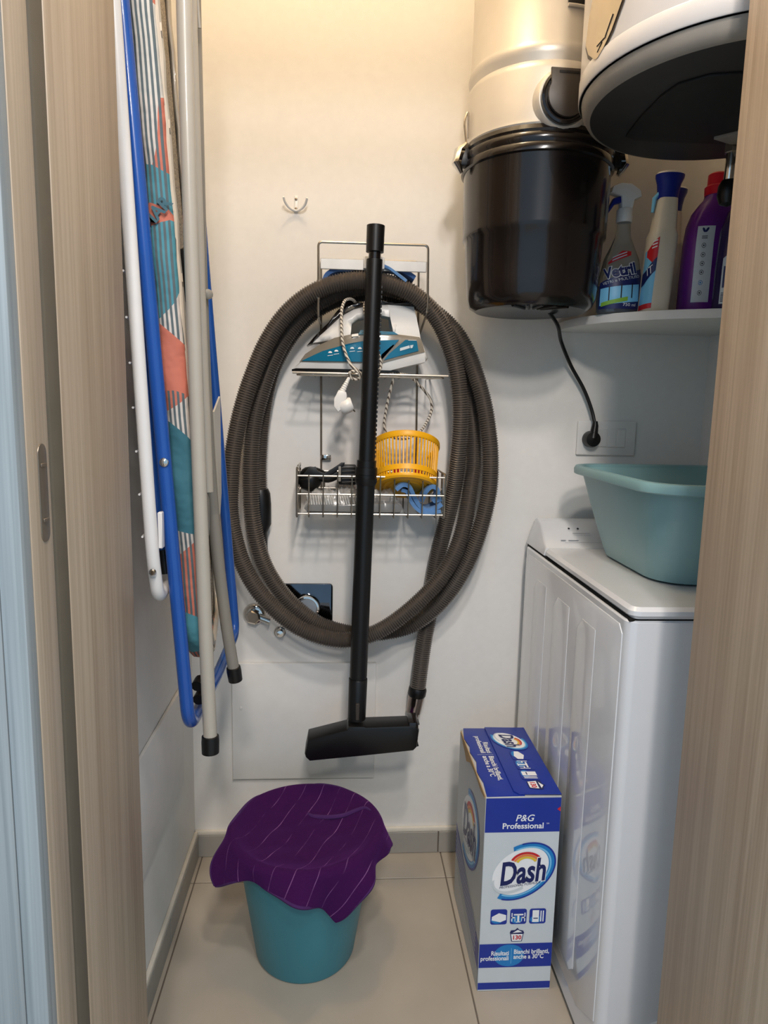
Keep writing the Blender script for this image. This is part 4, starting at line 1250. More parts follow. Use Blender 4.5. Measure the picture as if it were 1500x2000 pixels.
# ================================================================== VACUUM HOSE
HOSE=[(-0.1860,1.5900,0.9270),(-0.1860,1.5900,1.0070),(-0.1770,1.5900,1.1120),(-0.1520,1.5900,1.2200),(-0.1000,1.5900,1.3060),(-0.0320,1.5880,1.3600),(0.0580,1.5860,1.3850),(0.1380,1.5820,1.3780),(0.2070,1.5750,1.3440),(0.2530,1.5650,1.3020),(0.2830,1.5550,1.2510),(0.3040,1.5450,1.1950),(0.3190,1.5400,1.1450),(0.3290,1.5350,1.0940),(0.3360,1.5300,1.0370),(0.3380,1.5300,0.9680),(0.3310,1.5300,0.9130),(0.3180,1.5300,0.8560),(0.3010,1.5350,0.8000),(0.2810,1.5400,0.7550),(0.2550,1.5500,0.7080),(0.2180,1.5600,0.6610),(0.1690,1.5700,0.6220),(0.1030,1.5780,0.6020),(0.0350,1.5800,0.6010),(-0.0380,1.5780,0.6200),(-0.0920,1.5720,0.6580),(-0.1350,1.5650,0.7060),(-0.1690,1.5600,0.7640),(-0.1870,1.5550,0.8230),(-0.1970,1.5500,0.8880),(-0.2000,1.5500,0.9520),(-0.1990,1.5500,1.0150),(-0.1920,1.5500,1.0890),(-0.1760,1.5500,1.1570),(-0.1510,1.5500,1.2290),(-0.1140,1.5500,1.2950),(-0.0650,1.5480,1.3470),(0.0010,1.5450,1.3810),(0.0730,1.5450,1.3920),(0.1460,1.5500,1.3790),(0.2050,1.5600,1.3420),(0.2560,1.5750,1.2800),(0.2860,1.5850,1.2080),(0.3000,1.5880,1.1330),(0.3080,1.5850,1.0630),(0.3090,1.5750,1.0040),(0.3030,1.5650,0.9640),(0.2970,1.5550,0.9290),(0.2860,1.5400,0.8770),(0.2710,1.5300,0.8280),(0.2480,1.5220,0.7790),(0.2190,1.5170,0.7370),(0.1870,1.5130,0.7030),(0.1500,1.5120,0.6690),(0.1100,1.5140,0.6380),(0.0640,1.5180,0.6140),(0.0130,1.5200,0.6040),(-0.0420,1.5200,0.6130),(-0.0970,1.5200,0.6380),(-0.1460,1.5170,0.6800),(-0.1850,1.5130,0.7280),(-0.2150,1.5100,0.7870),(-0.2320,1.5070,0.8490),(-0.2390,1.5050,0.9000),(-0.2380,1.5050,0.9570),(-0.2330,1.5050,1.0180),(-0.2230,1.5070,1.0790),(-0.2080,1.5070,1.1390),(-0.1880,1.5080,1.1980),(-0.1600,1.5100,1.2630),(-0.1220,1.5100,1.3200),(-0.0710,1.5080,1.3640),(-0.0100,1.5050,1.3900),(0.0570,1.5050,1.3980),(0.1200,1.5100,1.3870),(0.1710,1.5200,1.3610),(0.2110,1.5280,1.3180),(0.2380,1.5350,1.2650),(0.2550,1.5380,1.2130),(0.2650,1.5400,1.1490),(0.2680,1.5450,1.0930),(0.2670,1.5550,1.0350),(0.2650,1.5700,0.9690),(0.2600,1.5780,0.9260),(0.2500,1.5880,0.8690),(0.2380,1.5950,0.8090),(0.2290,1.5970,0.7620),(0.2220,1.5970,0.7060),(0.2180,1.5960,0.6420),(0.2090,1.5940,0.5860),(0.2020,1.5920,0.5280),(0.1950,1.5900,0.4560)]
P = catmull(HOSE, 0.00265)
R0 = 0.0196
rad = [R0 if i % 2 else R0 * 0.83 for i in range(len(P))]
hs = thing('vacuum_hose', 'coiled grey corrugated vacuum hose hanging in three loops on the rack', 'hose', (0.05, 1.55, 0.46))
obj('corrugated_tube', MB().sweep(P, rad, 18), 'hose', hs, angle=25)
e0, e1 = Vector(P[-2]), Vector(P[-1])
d = (e1 - e0).normalized()
d = (Vector((0.1865, 1.589, 0.40)) - e1).normalized()
cf = obj('end_collar', MB().lathe([(0.0205, -0.004), (0.0222, 0.0), (0.0222, 0.014), (0.019, 0.020)], e1, d, n=28, cap=True), 'black', hs)
M['chrome_cuff'] = plain('dark_chrome_cuff', '#a39690', 0.12, metal=1.0, var=0.05)
obj('chrome_cuff', MB().lathe([(0.0195, 0.018), (0.0198, 0.021), (0.0180, 0.060), (0.0150, 0.061), (0.0142, 0.080), (0.012, 0.081)], e1, d, n=28, cap=True), 'chrome_cuff', cf)
s0 = Vector(P[0])
hn = obj('hose_handle', MB().sweep([s0 + Vector((0.002, 0, 0.014)), s0 + Vector((0.003, 0, 0.004)), s0 + Vector((0.004, 0, -0.02)), s0 + Vector((0.004, 0, -0.065)), s0 + Vector((0.0, 0, -0.085)), s0 + Vector((0.002, 0.002, -0.12)), s0 + Vector((0.006, 0.004, -0.16))], [0.019, 0.0225, 0.0235, 0.0235, 0.019, 0.0165, 0.0155], 20), 'black', hs)

# ================================================================== VACUUM WAND AND NOZZLE
wd = thing('vacuum_wand', 'black telescopic vacuum wand with floor nozzle hanging in front of the hose', 'wand', (0.05, 1.45, 0.36))
A, B = Vector((0.0655, 1.452, 1.494)), Vector((0.0430, 1.452, 0.450))
def wz(z): return A.lerp(B, (A.z - z) / (A.z - B.z))
def turned(prof, name, mat, parent=wd):
    return obj(name, MB().sweep([wz(z) for z, r in prof], [r for z, r in prof], 28), mat, parent)
def nudge(prof):
    out = []
    for i, (z, r) in enumerate(prof):
        out.append((z, r))
    return out
turned([(1.4945, 0.0165), (1.4940, 0.0183), (1.4430, 0.0180), (1.4425, 0.0150)], 'top_cuff', 'black')
turned([(1.4440, 0.0125), (1.4200, 0.0125)], 'inner_tube', 'black_gloss')
turned([(1.4290, 0.0135), (1.4285, 0.0165), (1.0180, 0.0172)], 'upper_tube', 'black')
mb = MB()
for k in range(38):
    z = 1.375 - k * 0.0093
    q = wz(z)
    mb.rbox(q.x + 0.0150, q.x + 0.0188, q.y - 0.004, q.y + 0.004, z - 0.0028, z + 0.0028, 0.0006, 1)
obj('ratchet_strip', mb, 'black', wd)
turned([(1.0225, 0.0190), (1.0220, 0.0205), (1.0080, 0.0208), (1.0075, 0.0232), (0.9930, 0.0238), (0.9925, 0.0225), (0.9850, 0.0225), (0.9845, 0.0238), (0.9770, 0.0232), (0.9700, 0.0205)], 'locking_collar', 'black')
turned([(0.9760, 0.0194), (0.5450, 0.0192), (0.5440, 0.0180), (0.5360, 0.0180)], 'lower_tube', 'black')
turned([(0.5400, 0.0198), (0.5390, 0.0205), (0.4460, 0.0200)], 'nozzle_neck', 'black')
obj('neck_clip', MB().rbox(0.0400, 0.0480, 1.4285, 1.4335, 0.4520, 0.4900, 0.001, 1), 'brown_blk', wd)
def nz_(a, b):
    px, py = 570 + a / 5, 1180 + b / 5
    return (-0.067 + (px - 600) * 0.001155, 0.4525 - (py - 1400) * 0.00113 - (px - 700) * 0.00002)
npoly = [nz_(*q) for q in [(160, 1300), (530, 1195), (545, 1160), (700, 1160), (712, 1168), (1120, 1148), (1200, 1152), (1225, 1200), (1208, 1375), (1175, 1412), (700, 1470), (180, 1528), (142, 1490), (132, 1450)]]
nzl = obj('floor_nozzle', MB().prism(npoly, lambda a, b: (a, 1.425, b), lambda a, b: (a, 1.482, b), 0.006), 'black', wd)
obj('end_cap', MB().rbox(0.157, 0.1795, 1.4262, 1.4805, 0.402, 0.447, 0.004), 'black_gloss', nzl)
obj('bristle_strip', MB().prism([nz_(*q) for q in [(185, 1522), (1175, 1405), (1230, 1392), (1235, 1402), (1180, 1420), (190, 1536)]], lambda a, b: (a, 1.445, b), lambda a, b: (a, 1.470, b)), 'black', nzl, smooth=False)
obj('pedal_tab', MB().rbox(0.178, 0.183, 1.44, 1.465, 0.434, 0.438, 0.001, 1), 'black', nzl)

# ================================================================== DETERGENT BOX
bx_ = thing('detergent_box', 'tall blue and silver laundry powder box standing beside the washer', 'box', (0.355, 1.325, 0))
X0, X1, Y0, Y1, H = 0.2805, 0.4265, 1.186, 1.464, 0.412
obj('carton', MB().rbox(X0, X1, Y0, Y1, 0.0005, H, 0.0015, 2), 'card_side', bx_)
ff = Face((X0, Y0, 0), (1, 0, 0), (0, 0, 1))
W = X1 - X0
def R_(x0, x1, z0, z1): return [(x0, z0), (x1, z0), (x1, z1), (x0, z1)]
decal('front_print', [R_(0.001, W - 0.001, 0.001, H - 0.002)], ff, 'pr_silver', bx_, 0.0004)
decal('blue_band', [R_(0.001, W - 0.001, 0.340, H - 0.002)], ff, 'pr_blue', bx_, 0.0008)
decal('blue_band', [R_(0.001, W - 0.001, 0.004, 0.019)], ff, 'pr_blue', bx_, 0.0008)
decal('blue_band', [R_(0.001, W - 0.001, 0.052, 0.1035)], ff, 'pr_blue', bx_, 0.0008)
decal('blue_glow', [ell(0.060, 0.078, 0.030, 0.024)], ff, 'pr_mid', bx_, 0.0010)
decal('red_arrow', [[(0.138, 0.3865), (0.1445, 0.3915), (0.1445, 0.3815)]], ff, 'pr_red', bx_, 0.0011)
text('lettering', 'P&G', 0.0190, ff, 0.076, 0.3685, 'pr_white', bx_, 0.0012, shear=0.25, bold=0.0002)
text('lettering', 'Professional', 0.0165, ff, 0.074, 0.3525, 'pr_white', bx_, 0.0012, bold=0.0003)
text('lettering', 'TM', 0.0042, ff, 0.1215, 0.3570, 'pr_white', bx_, 0.0012)
def dash_logo(face, cx, cz, s, parent, h0=0.0010, full=True, rot=0.0, ring=True):
    """white oval, blue swoosh ring, rainbow and the word mark"""
    r = 0.62
    def tr(q):
        c_, s_ = math.cos(rot), math.sin(rot)
        return [(cx + (a * c_ - b * s_) * s, cz + (a * s_ + b * c_) * s) for a, b in q]
    decal('logo_oval', [tr(ell(0, 0, 0.92, 0.66, r, 40))], face, 'pr_white', parent, h0)
    if ring:
        decal('logo_swoosh', [tr(q) for q in ring2(0, 0, 1.12, 0.80, r, -2.75, 1.35, 44, 0.93, 0.66, -0.02, 0.02)], face, 'pr_mid', parent, h0 + 0.0003)
        decal('logo_swoosh_edge', [tr(q) for q in ring2(0, 0, 1.13, 0.81, r, -2.6, 1.1, 44, 1.08, 0.765)], face, 'pr_blue', parent, h0 + 0.0005)
        decal('logo_swoosh_light', [tr(q) for q in ring2(0, 0, 0.985, 0.70, r, -2.7, 1.3, 44, 0.93, 0.655)], face, 'pr_light', parent, h0 + 0.0006)
        decal('logo_ghost', [tr(q) for q in ring2(-0.12, -0.10, 0.80, 0.50, r, 2.6, 4.6, 24, 0.76, 0.44, 0.03, 0.03)], face, 'pr_silver', parent, h0 + 0.0004)
    for k, mt_ in enumerate(('pr_red', 'pr_orange', 'pr_yellow')):
        ro = 0.52 - 0.085 * k
        decal('rainbow_stripe', [tr(q) for q in ring2(0.16, 0.18, ro, ro * 0.86, 0.0, 0.55, 2.7, 18, ro - 0.075, (ro - 0.075) * 0.86)], face, mt_, parent, h0 + 0.0007)
    c_, s_ = math.cos(rot), math.sin(rot)
    ta, tb = cx + (0.02 * c_ + 0.04 * s_) * s, cz + (0.02 * s_ - 0.04 * c_) * s
    text('lettering', 'Dash', 1.02 * s, face, ta, tb, 'pr_white', parent, h0 + 0.0009, shear=0.28, bold=0.055 * s, rot=rot + 0.12, sx=0.66)
    text('lettering', 'Dash', 1.02 * s, face, ta, tb, 'pr_navy', parent, h0 + 0.0012, shear=0.28, bold=0.026 * s, rot=rot + 0.12, sx=0.66)
    if full:
        text('lettering', 'PROFESSIONAL FORMULA', 0.105 * s, face, cx - 0.02 * s, cz - 0.43 * s, 'pr_navy', parent, h0 + 0.0012, shear=0.25, rot=rot + 0.13)
dash_logo(ff, 0.0745, 0.258, 0.0655, bx_)
def icon(face, cx, cz, s, kind, parent, rot=0.0):
    c_, s_ = math.cos(rot), math.sin(rot)
    def tr(q): return [(cx + (a * c_ - b * s_) * s, cz + (a * s_ + b * c_) * s) for a, b in q]
    decal('icon_tile', [tr(rrect(-0.5, 0.5, -0.5, 0.5, 0.14))], face, 'pr_blue', parent, 0.0009)
    decal('icon_glow', [tr(ell(-0.1, -0.2, 0.36, 0.24))], face, 'pr_mid', parent, 0.0011)
    if kind == 0:
        q = [[(-0.42, -0.22), (0.10, -0.34), (0.44, -0.20), (0.44, 0.12), (0.0, 0.26), (-0.42, 0.02)]]
    elif kind == 1:
        q = [R_(-0.28, 0.30, 0.08, 0.18), R_(-0.06, 0.06, -0.35, 0.1), R_(-0.42, -0.36, -0.32, 0.25), R_(-0.42, -0.18, -0.10, -0.02), R_(0.36, 0.42, -0.32, 0.25), R_(0.18, 0.42, -0.10, -0.02), R_(-0.22, -0.18, -0.32, -0.05), R_(0.18, 0.22, -0.32, -0.05), R_(-0.14, 0.14, -0.38, -0.33)]
    else:
        q = [R_(-0.32, 0.08, -0.38, 0.40), R_(0.16, 0.23, -0.36, 0.36), R_(0.30, 0.37, -0.36, 0.36)]
    decal('icon_sign', [tr(p_) for p_ in q], face, 'pr_white', parent, 0.0013)
    if kind == 2:
        decal('icon_detail', [tr(R_(-0.26, 0.02, -0.16, -0.10))], face, 'pr_navy', parent, 0.0015)
def tub(face, cx, cz, s, parent, rot=0.0):
    c_, s_ = math.cos(rot), math.sin(rot)
    def tr(q): return [(cx + (a * c_ - b * s_) * s, cz + (a * s_ + b * c_) * s) for a, b in q]
    decal('tub_outline', [tr([(-0.36, -0.5), (0.36, -0.5), (0.46, 0.10), (-0.46, 0.10)])], face, 'pr_navy', parent, 0.0009)
    decal('tub_fill', [tr([(-0.31, -0.45), (0.31, -0.45), (0.40, 0.06), (-0.40, 0.06)])], face, 'pr_white', parent, 0.0012)
    decal('laundry_heap', [tr([(-0.5, 0.12), (0.5, 0.10), (0.42, 0.30), (0.16, 0.36), (0.02, 0.52), (-0.14, 0.36), (-0.42, 0.34)])], face, 'pr_navy', parent, 0.0010)
    decal('laundry_light', [tr([(-0.30, 0.16), (0.36, 0.20), (0.05, 0.38)])], face, 'pr_white', parent, 0.0013)
    text('lettering', '130', 0.42 * s, face, cx + (0.20 * s_) * s, cz - 0.20 * c_ * s, 'pr_red', parent, 0.0015, bold=0.014 * s, rot=rot)
for k, xx in enumerate((0.036, 0.0745, 0.1125)):
    icon(ff, xx, 0.1620, 0.0325, k, bx_)
tub(ff, 0.0735, 0.1225, 0.0290, bx_)
text('lettering', 'Risultati\nprofessionali', 0.0135, ff, 0.0600, 0.0775, 'pr_white', bx_, 0.0013, align='RIGHT', bold=0.0003, sx=0.82, line=0.80)
text('lettering', 'Bianchi brillanti,\nanche a 30°C', 0.0135, ff, 0.0690, 0.0800, 'pr_white', bx_, 0.0013, align='LEFT', bold=0.0003, sx=0.82, line=0.80)
decal('divider', [R_(0.0640, 0.0648, 0.060, 0.094)], ff, 'pr_light', bx_, 0.0013)
# left side: large logo and a block of fine print
fs_ = Face((X0, Y1, 0), (0, -1, 0), (0, 0, 1))
LD = Y1 - Y0
decal('side_print', [R_(0.002, LD - 0.002, 0.001, H - 0.006)], fs_, 'card_side', bx_, 0.0004)
dash_logo(fs_, 0.145, 0.262, 0.098, bx_, 0.0007)
decal('side_band', [[(0.002, 0.185), (0.002, 0.11), (LD - 0.002, 0.045), (LD - 0.002, 0.10)]], fs_, 'pr_blue', bx_, 0.0007)
decal('fine_print', [[(0.01, 0.165 - k * 0.011), (LD - 0.03, 0.115 - k * 0.011), (LD - 0.03, 0.119 - k * 0.011), (0.01, 0.169 - k * 0.011)] for k in range(9)], fs_, 'pr_silver', bx_, 0.0010)
# top: two flaps, the right one over the left, torn raw edge on the left
def zt(x): return H
lf = obj('lower_flap', MB().prism([(X0 + 0.002, Y0 + 0.001), (X0 + 0.075, Y0 + 0.002), (X0 + 0.075, Y1 - 0.001), (X0 + 0.006, Y1 - 0.001), (X0 - 0.001, Y1 - 0.05), (X0 + 0.005, Y1 - 0.085), (X0 + 0.001, Y1 - 0.11), (X0 + 0.007, Y1 - 0.15), (X0 + 0.000, Y1 - 0.19), (X0 + 0.005, Y1 - 0.23)], lambda a, b: (a, b, H - 0.0005), lambda a, b: (a, b, H + 0.0015 + 0.0015 * (X1 - a) / W), 0.0003), 'pr_blue', bx_)
uf = obj('upper_flap', MB().prism([(X0 + 0.056, Y0 + 0.012), (X0 + 0.064, Y0 + 0.003), (X1, Y0 + 0.001), (X1, Y1), (X0 + 0.055, Y1)], lambda a, b: (a, b, H + 0.0025), lambda a, b: (a, b, H + 0.0048 - 0.002 * (a - X0 - 0.056) / 0.09), 0.0004), 'pr_blue', bx_)
obj('torn_edge', MB().prism([(Y0 + 0.002, H - 0.004), (Y0 + 0.04, H - 0.010), (Y0 + 0.10, H - 0.006), (Y0 + 0.15, H - 0.012), (Y0 + 0.19, H - 0.030), (Y0 + 0.215, H - 0.018), (Y1 - 0.01, H - 0.004), (Y1 - 0.01, H + 0.001), (Y0 + 0.002, H + 0.001)], lambda a, b: (X0 - 0.0016, a, b), lambda a, b: (X0 + 0.0005, a, b)), 'raw_card', bx_, smooth=False)
ft = Face((X0 + 0.056, Y1, H + 0.0048), (0, -1, 0), (0.99976, 0, -0.0219))
dash_logo(ft, 0.064, 0.040, 0.042, uf, 0.0002, full=False, rot=0.0, ring=True)
for k, yy in enumerate((0.130, 0.169, 0.208)):
    icon(ft, yy, 0.046, 0.037, k, uf)
tub(ft, 0.245, 0.050, 0.034, uf)
ft2 = Face((X0, Y1, H + 0.0032), (0, -1, 0), (1, 0, 0))
text('lettering', 'Risultati\nprofessionali', 0.0150, ft2, 0.118, 0.0345, 'pr_white', lf, 0.0006, align='RIGHT', bold=0.0003, line=0.85)
text('lettering', 'Bianchi brillanti,\nanche a 30°C', 0.0150, ft2, 0.130, 0.0345, 'pr_white', lf, 0.0006, align='LEFT', bold=0.0003, line=0.85)
decal('divider', [R_(0.1235, 0.1245, 0.014, 0.048)], ft2, 'pr_silver', lf, 0.0006)

# ================================================================== BUCKET AND TOWEL
BC = (-0.062, 1.315)
HB, RB, RTp = 0.272, 0.101, 0.145
bu = thing('bucket', 'petrol blue plastic bucket on the floor under a purple cloth', 'bucket', (BC[0], BC[1], 0))
b3 = (BC[0], BC[1], 0)
obj('bucket_wall', MB().lathe([(0.0, 0.006), (RB - 0.012, 0.006), (RB - 0.008, 0.0005), (RB - 0.002, 0.001), (RB + 0.002, 0.008), (RTp - 0.004, HB - 0.01), (RTp - 0.003, HB), (RTp - 0.007, HB), (RTp - 0.009, HB - 0.012), (RB - 0.003, 0.010), (0.0, 0.009)], b3, n=72), 'teal_bucket', bu)
obj('rim', MB().lathe([(RTp - 0.004, HB - 0.012), (RTp + 0.002, HB - 0.010), (RTp + 0.003, HB - 0.002), (RTp, HB + 0.002), (RTp - 0.006, HB + 0.001)], b3, n=72), 'teal_bucket', bu)

def drape():
    """square cloth laid over the rim: flat and slightly sagging inside, hanging in flared folds outside"""
    n = 72
    L = 0.336
    ang = math.radians(-24)
    p = np.zeros((n, n, 3))
    R = RTp + 0.001
    rb = 0.012                                   # bend radius at the rim
    for i in range(n):
        for j in range(n):
            u, v = (i / (n - 1) - 0.5) * L, (j / (n - 1) - 0.5) * L
            # slightly rounded corners and wavy hems
            k = 1 - 0.045 * (abs(u) / (L / 2)) ** 6 * (abs(v) / (L / 2)) ** 6
            u, v = u * k, v * k
            v += 0.004 * math.sin(u * 31 + 1.0) * (v / (L / 2))
            u += 0.003 * math.sin(v * 37) * (u / (L / 2))
            x = 0.014 + u * math.cos(ang) - v * math.sin(ang)
            y = -0.022 + u * math.sin(ang) + v * math.cos(ang)
            r, ph = math.hypot(x, y), math.atan2(y, x)
            if r < R:
                t = r / R
                z = HB + 0.0065 - 0.027 * (1 - t ** 4) + 0.0030 * math.sin(x * 55 + y * 21) * (1 - t ** 4) + 0.0016 * math.sin(y * 90 - x * 30) * (1 - t ** 4)
                rr_ = r
            else:
                d = r - R
                # how steeply it hangs: corners stand off, folds between
                corner = max(0.0, math.cos(2 * (ph - math.radians(21)) * 1.0)) ** 2 + max(0.0, math.cos(2 * (ph - math.radians(111)))) ** 2
                steep = math.radians(66 - 4 * corner + 11 * math.sin(5 * ph + 0.6) + 7 * math.sin(9 * ph) + 12 * math.exp(-((ph + 0.55) / 0.22) ** 2) + 10 * math.exp(-((ph - 0.25) / 0.35) ** 2))
                a = min(d / rb, steep)
                rr_ = R + rb * math.sin(a)
                z = HB + 0.0065 - rb * (1 - math.cos(a))
                rest = max(0.0, d - rb * steep)
                rr_ += rest * math.cos(steep)
                z -= rest * math.sin(steep)
                rr_ += 0.24 * rest * math.sin(7 * ph + 1.0) + 0.10 * rest * math.sin(15 * ph)
            p[i, j] = (BC[0] + rr_ * math.cos(ph), BC[1] + rr_ * math.sin(ph), z)
    return p, n
p, n = drape()
def towel():
    me = bpy.data.meshes.new('purple_towel')
    idx = lambda i, j: i * n + j
    fs = [(idx(i, j), idx(i + 1, j), idx(i + 1, j + 1), idx(i, j + 1)) for i in range(n - 1) for j in range(n - 1)]
    base = Vector((BC[0], BC[1], HB))
    me.from_pydata([tuple(Vector(a) - base) for a in p.reshape(-1, 3)], [], fs)
    uv = me.uv_layers.new(name='UVMap')
    for pl_ in me.polygons:
        for li in pl_.loop_indices:
            vi = me.loops[li].vertex_index
            uv.data[li].uv = ((vi // n) / (n - 1), (vi % n) / (n - 1))
    me.polygons.foreach_set('use_smooth', [True] * len(me.polygons))
    me.materials.append(M['towel'])
    o = bpy.data.objects.new('cleaning_towel', me)
    COL.objects.link(o)
    o.location = base
    so_ = o.modifiers.new('thick', 'SOLIDIFY')
    so_.thickness = 0.005
    so_.offset = 1
    ss = o.modifiers.new('soft', 'SUBSURF')
    ss.levels = ss.render_levels = 1
    return o
tw = towel()
tag(tw, 'dark purple cloth with thin pale lines draped over the bucket', 'cloth')
fold_ = catmull([(-0.066, 1.392, 0.2595), (-0.050, 1.376, 0.2590), (-0.020, 1.370, 0.2595), (0.015, 1.370, 0.2630), (0.042, 1.374, 0.2715), (0.062, 1.372, 0.2790), (0.080, 1.352, 0.2795)], 0.005)
obj('folded_edge', MB().sweep(fold_, [0.0015 + 0.0035 * min(1, 6 * i / len(fold_), 3 * (len(fold_) - i) / len(fold_)) for i in range(len(fold_))], 8), 'towel_hem', tw)
hem = np.concatenate([p[0, :], p[1:, -1], p[-1, -2::-1], p[-2:0:-1, 0]])
hp = [tuple(a + np.array([0, 0, 0.003])) for a in hem] + [tuple(hem[0] + np.array([0, 0, 0.003]))]
obj('hem', MB().sweep(hp, 0.0038, 6, cap=False), 'towel_hem', tw)

# ================================================================== IRONING BOARD (hangs on the left wall, underside to the room)
LEAN = 0.0635
def lx(z, x, y=1.0): return x + (1.62 - z) * LEAN - (y - 1.0) * 0.140
ib = thing('ironing_board', 'folded ironing board with printed cover hanging on the left wall', 'ironing board', (-0.24, 1.15, 0.615))
YN, YFb = 1.000, 1.300
ZB0, ZB1 = 0.735, 1.95
def rr_yz(y0, y1, z0, z1, r, k=6): return rrect(y0, y1, z0, z1, r, k)
bpoly = rr_yz(YN, YFb, ZB0, ZB1, 0.07, 6)
def densify(poly, st=0.03):
    out = []
    for i in range(len(poly)):
        a, b = Vector(poly[i]).to_2d(), Vector(poly[(i + 1) % len(poly)]).to_2d()
        k = max(1, int((b - a).length / st))
        for q in range(k):
            out.append(tuple(a.lerp(b, q / k)))
    return out
bpoly = densify(bpoly)
random.seed(9)
# cover: padded edge built from rings around the outline
cx_ = -0.2625
rings = []
cyb, czb = (YN + YFb) / 2, (ZB0 + ZB1) / 2
prof = [(-0.017, 0.020), (-0.0185, 0.006), (-0.013, -0.0005), (0.0, -0.002), (0.011, 0.0), (0.0165, 0.007), (0.0155, 0.030)]
mb = MB()
m_ = len(bpoly)
for dx, inset in prof:
    for i, (y, z) in enumerate(bpoly):
        a, b = Vector(bpoly[i - 1]), Vector(bpoly[(i + 1) % m_])
        t = (b - a).normalized()
        nrm = Vector((-t.y, t.x))
        if nrm.dot(Vector((cyb, czb)) - Vector((y, z))) < 0:
            nrm = -nrm
        wob = 0.0016 * math.sin(z * 37 + dx * 90) + 0.0012 * math.sin(z * 83 + y * 20)
        yy, zz = y + nrm.x * (inset + wob), z + nrm.y * (inset + wob)
        mb.v.append((lx(zz, cx_ + dx + 0.5 * wob, yy), yy, zz))
for r in range(len(prof) - 1):
    for i in range(m_):
        j = (i + 1) % m_
        mb.f.append((r*m_+i, r*m_+j, (r+1)*m_+j, (r+1)*m_+i))
mb.f.append(tuple(range(m_))[::-1])
cv = obj('cover', mb, 'cover', ib, angle=80)
# beige hem on the underside, then the metal deck
def inset_path(d, dx):
    pts = rr_yz(YN + d, YFb - d, ZB0 + d, ZB1 - d, max(0.07 - d, 0.02), 6)
    pts = densify(pts, 0.04)
    return [(lx(z, cx_ + dx + 0.001 * math.sin(z * 60), y), y, z) for y, z in pts + pts[:1]]
obj('cover_hem', MB().sweep(inset_path(0.012, 0.0160), 0.0042, 6, cap=False), 'cover_trim', ib)
obj('deck_rail', MB().sweep(inset_path(0.024, 0.0175), 0.0045, 8, cap=False), 'grey_tube', ib)
dk = rr_yz(YN + 0.022, YFb - 0.022, ZB0 + 0.022, ZB1 - 0.022, 0.05, 5)
obj('metal_deck', MB().prism(dk, lambda a, b: (lx(b, cx_ + 0.006, a), a, b), lambda a, b: (lx(b, cx_ + 0.0125, a), a, b)), 'xmetal', ib, smooth=False)
for z in (1.62, 1.50, 1.30):
    obj('strap', MB().prism([(YN + 0.014, z), (YN + 0.040, z - 0.020), (YN + 0.044, z - 0.014), (YN + 0.018, z + 0.012)], lambda a, b: (lx(b, cx_ + 0.016, a), a, b), lambda a, b: (lx(b, cx_ + 0.0215, a), a, b)), 'cover_trim', ib, smooth=False)
M['pr_teal'] = plain('print_teal', '#3d6470', 0.6)
# printed brand letters on the padded edge
def edge_warp(x, y, h):
    return (lx(1.385 + y, cx_ + x), YN - 0.0044 - h, 1.385 + y)
text('lettering', 'MAR', 0.024, None, -0.004, 0.0, 'pr_teal', cv, 0.0005, bold=0.0008, rot=0.80, warp=edge_warp)
# legs
LR = 0.0102
leg1 = [(-0.2095, 1.000, 1.665 + 0.36), (-0.2095, 0.995, 1.655), (-0.2030, 0.990, 1.20), (-0.1965, 0.985, 0.90), (-0.1890, 0.980, 0.64)]
l1 = obj('leg', MB().sweep(catmull(leg1, 0.03), LR, 16), 'grey_tube', ib)
obj('rubber_foot', MB().lathe([(0.0, -0.024), (0.0128, -0.024), (0.0132, -0.006), (0.0126, 0.002), (0.0100, 0.003)], (-0.1890, 0.980, 0.640), (0, 0.02, 1), n=20), 'black', l1)
leg2 = [(-0.2150, 1.085, 2.02), (-0.2150, 1.090, 1.62), (-0.2130, 1.100, 1.25), (-0.2080, 1.125, 0.98), (-0.1950, 1.155, 0.780), (-0.1830, 1.170, 0.672)]
l2 = obj('leg', MB().sweep(catmull(leg2, 0.03), 0.0100, 16), 'grey_tube2', ib)
dv = (Vector(leg2[-1]) - Vector(leg2[-2])).normalized()
obj('rubber_foot', MB().lathe([(0.0, 0.022), (0.0122, 0.022), (0.0128, 0.004), (0.0122, -0.004), (0.0098, -0.005)], leg2[-1], dv, n=20), 'black', l2)
leg3 = [(-0.2130, 1.040, 2.02), (-0.2120, 1.045, 1.62), (-0.2070, 1.050, 1.25), (-0.2020, 1.055, 1.00)]
l3 = obj('leg', MB().sweep(catmull(leg3, 0.03), 0.0100, 16), 'grey_tube', ib)
obj('leg_end', MB().prism([(1.045, 1.00), (1.064, 0.99), (1.066, 0.955), (1.058, 0.93), (1.047, 0.955)], lambda a, b: (-0.2120, a, b), lambda a, b: (-0.2000, a, b), 0.002), 'grey_tube2', l3)
obj('pivot_bolt', MB().lathe([(0.0075, 0.0), (0.0075, 0.004), (0.005, 0.006), (0, 0.006)], (-0.2030, 1.088, 1.295), (0.6, -0.8, 0), n=18), 'grey_tube2', ib)
obj('height_lever', MB().prism([(1.020, 1.345), (1.034, 1.350), (1.034, 1.300), (1.022, 1.272)], lambda a, b: (lx(b, -0.2440), a, b), lambda a, b: (lx(b, -0.2280), a, b), 0.001), 'black', ib)
obj('release_rod', MB().sweep([(-0.206, 1.045, 1.76), (-0.204, 1.060, 1.665), (-0.2035, 1.064, 1.650)], 0.0026, 8), 'grey_tube', ib)
obj('side_bracket', MB().prism([(1.11, 1.120), (1.165, 1.145), (1.165, 0.985), (1.15, 0.95)], lambda a, b: (-0.2020, a, b), lambda a, b: (-0.1990, a, b)), 'grey_tube', ib, smooth=False)
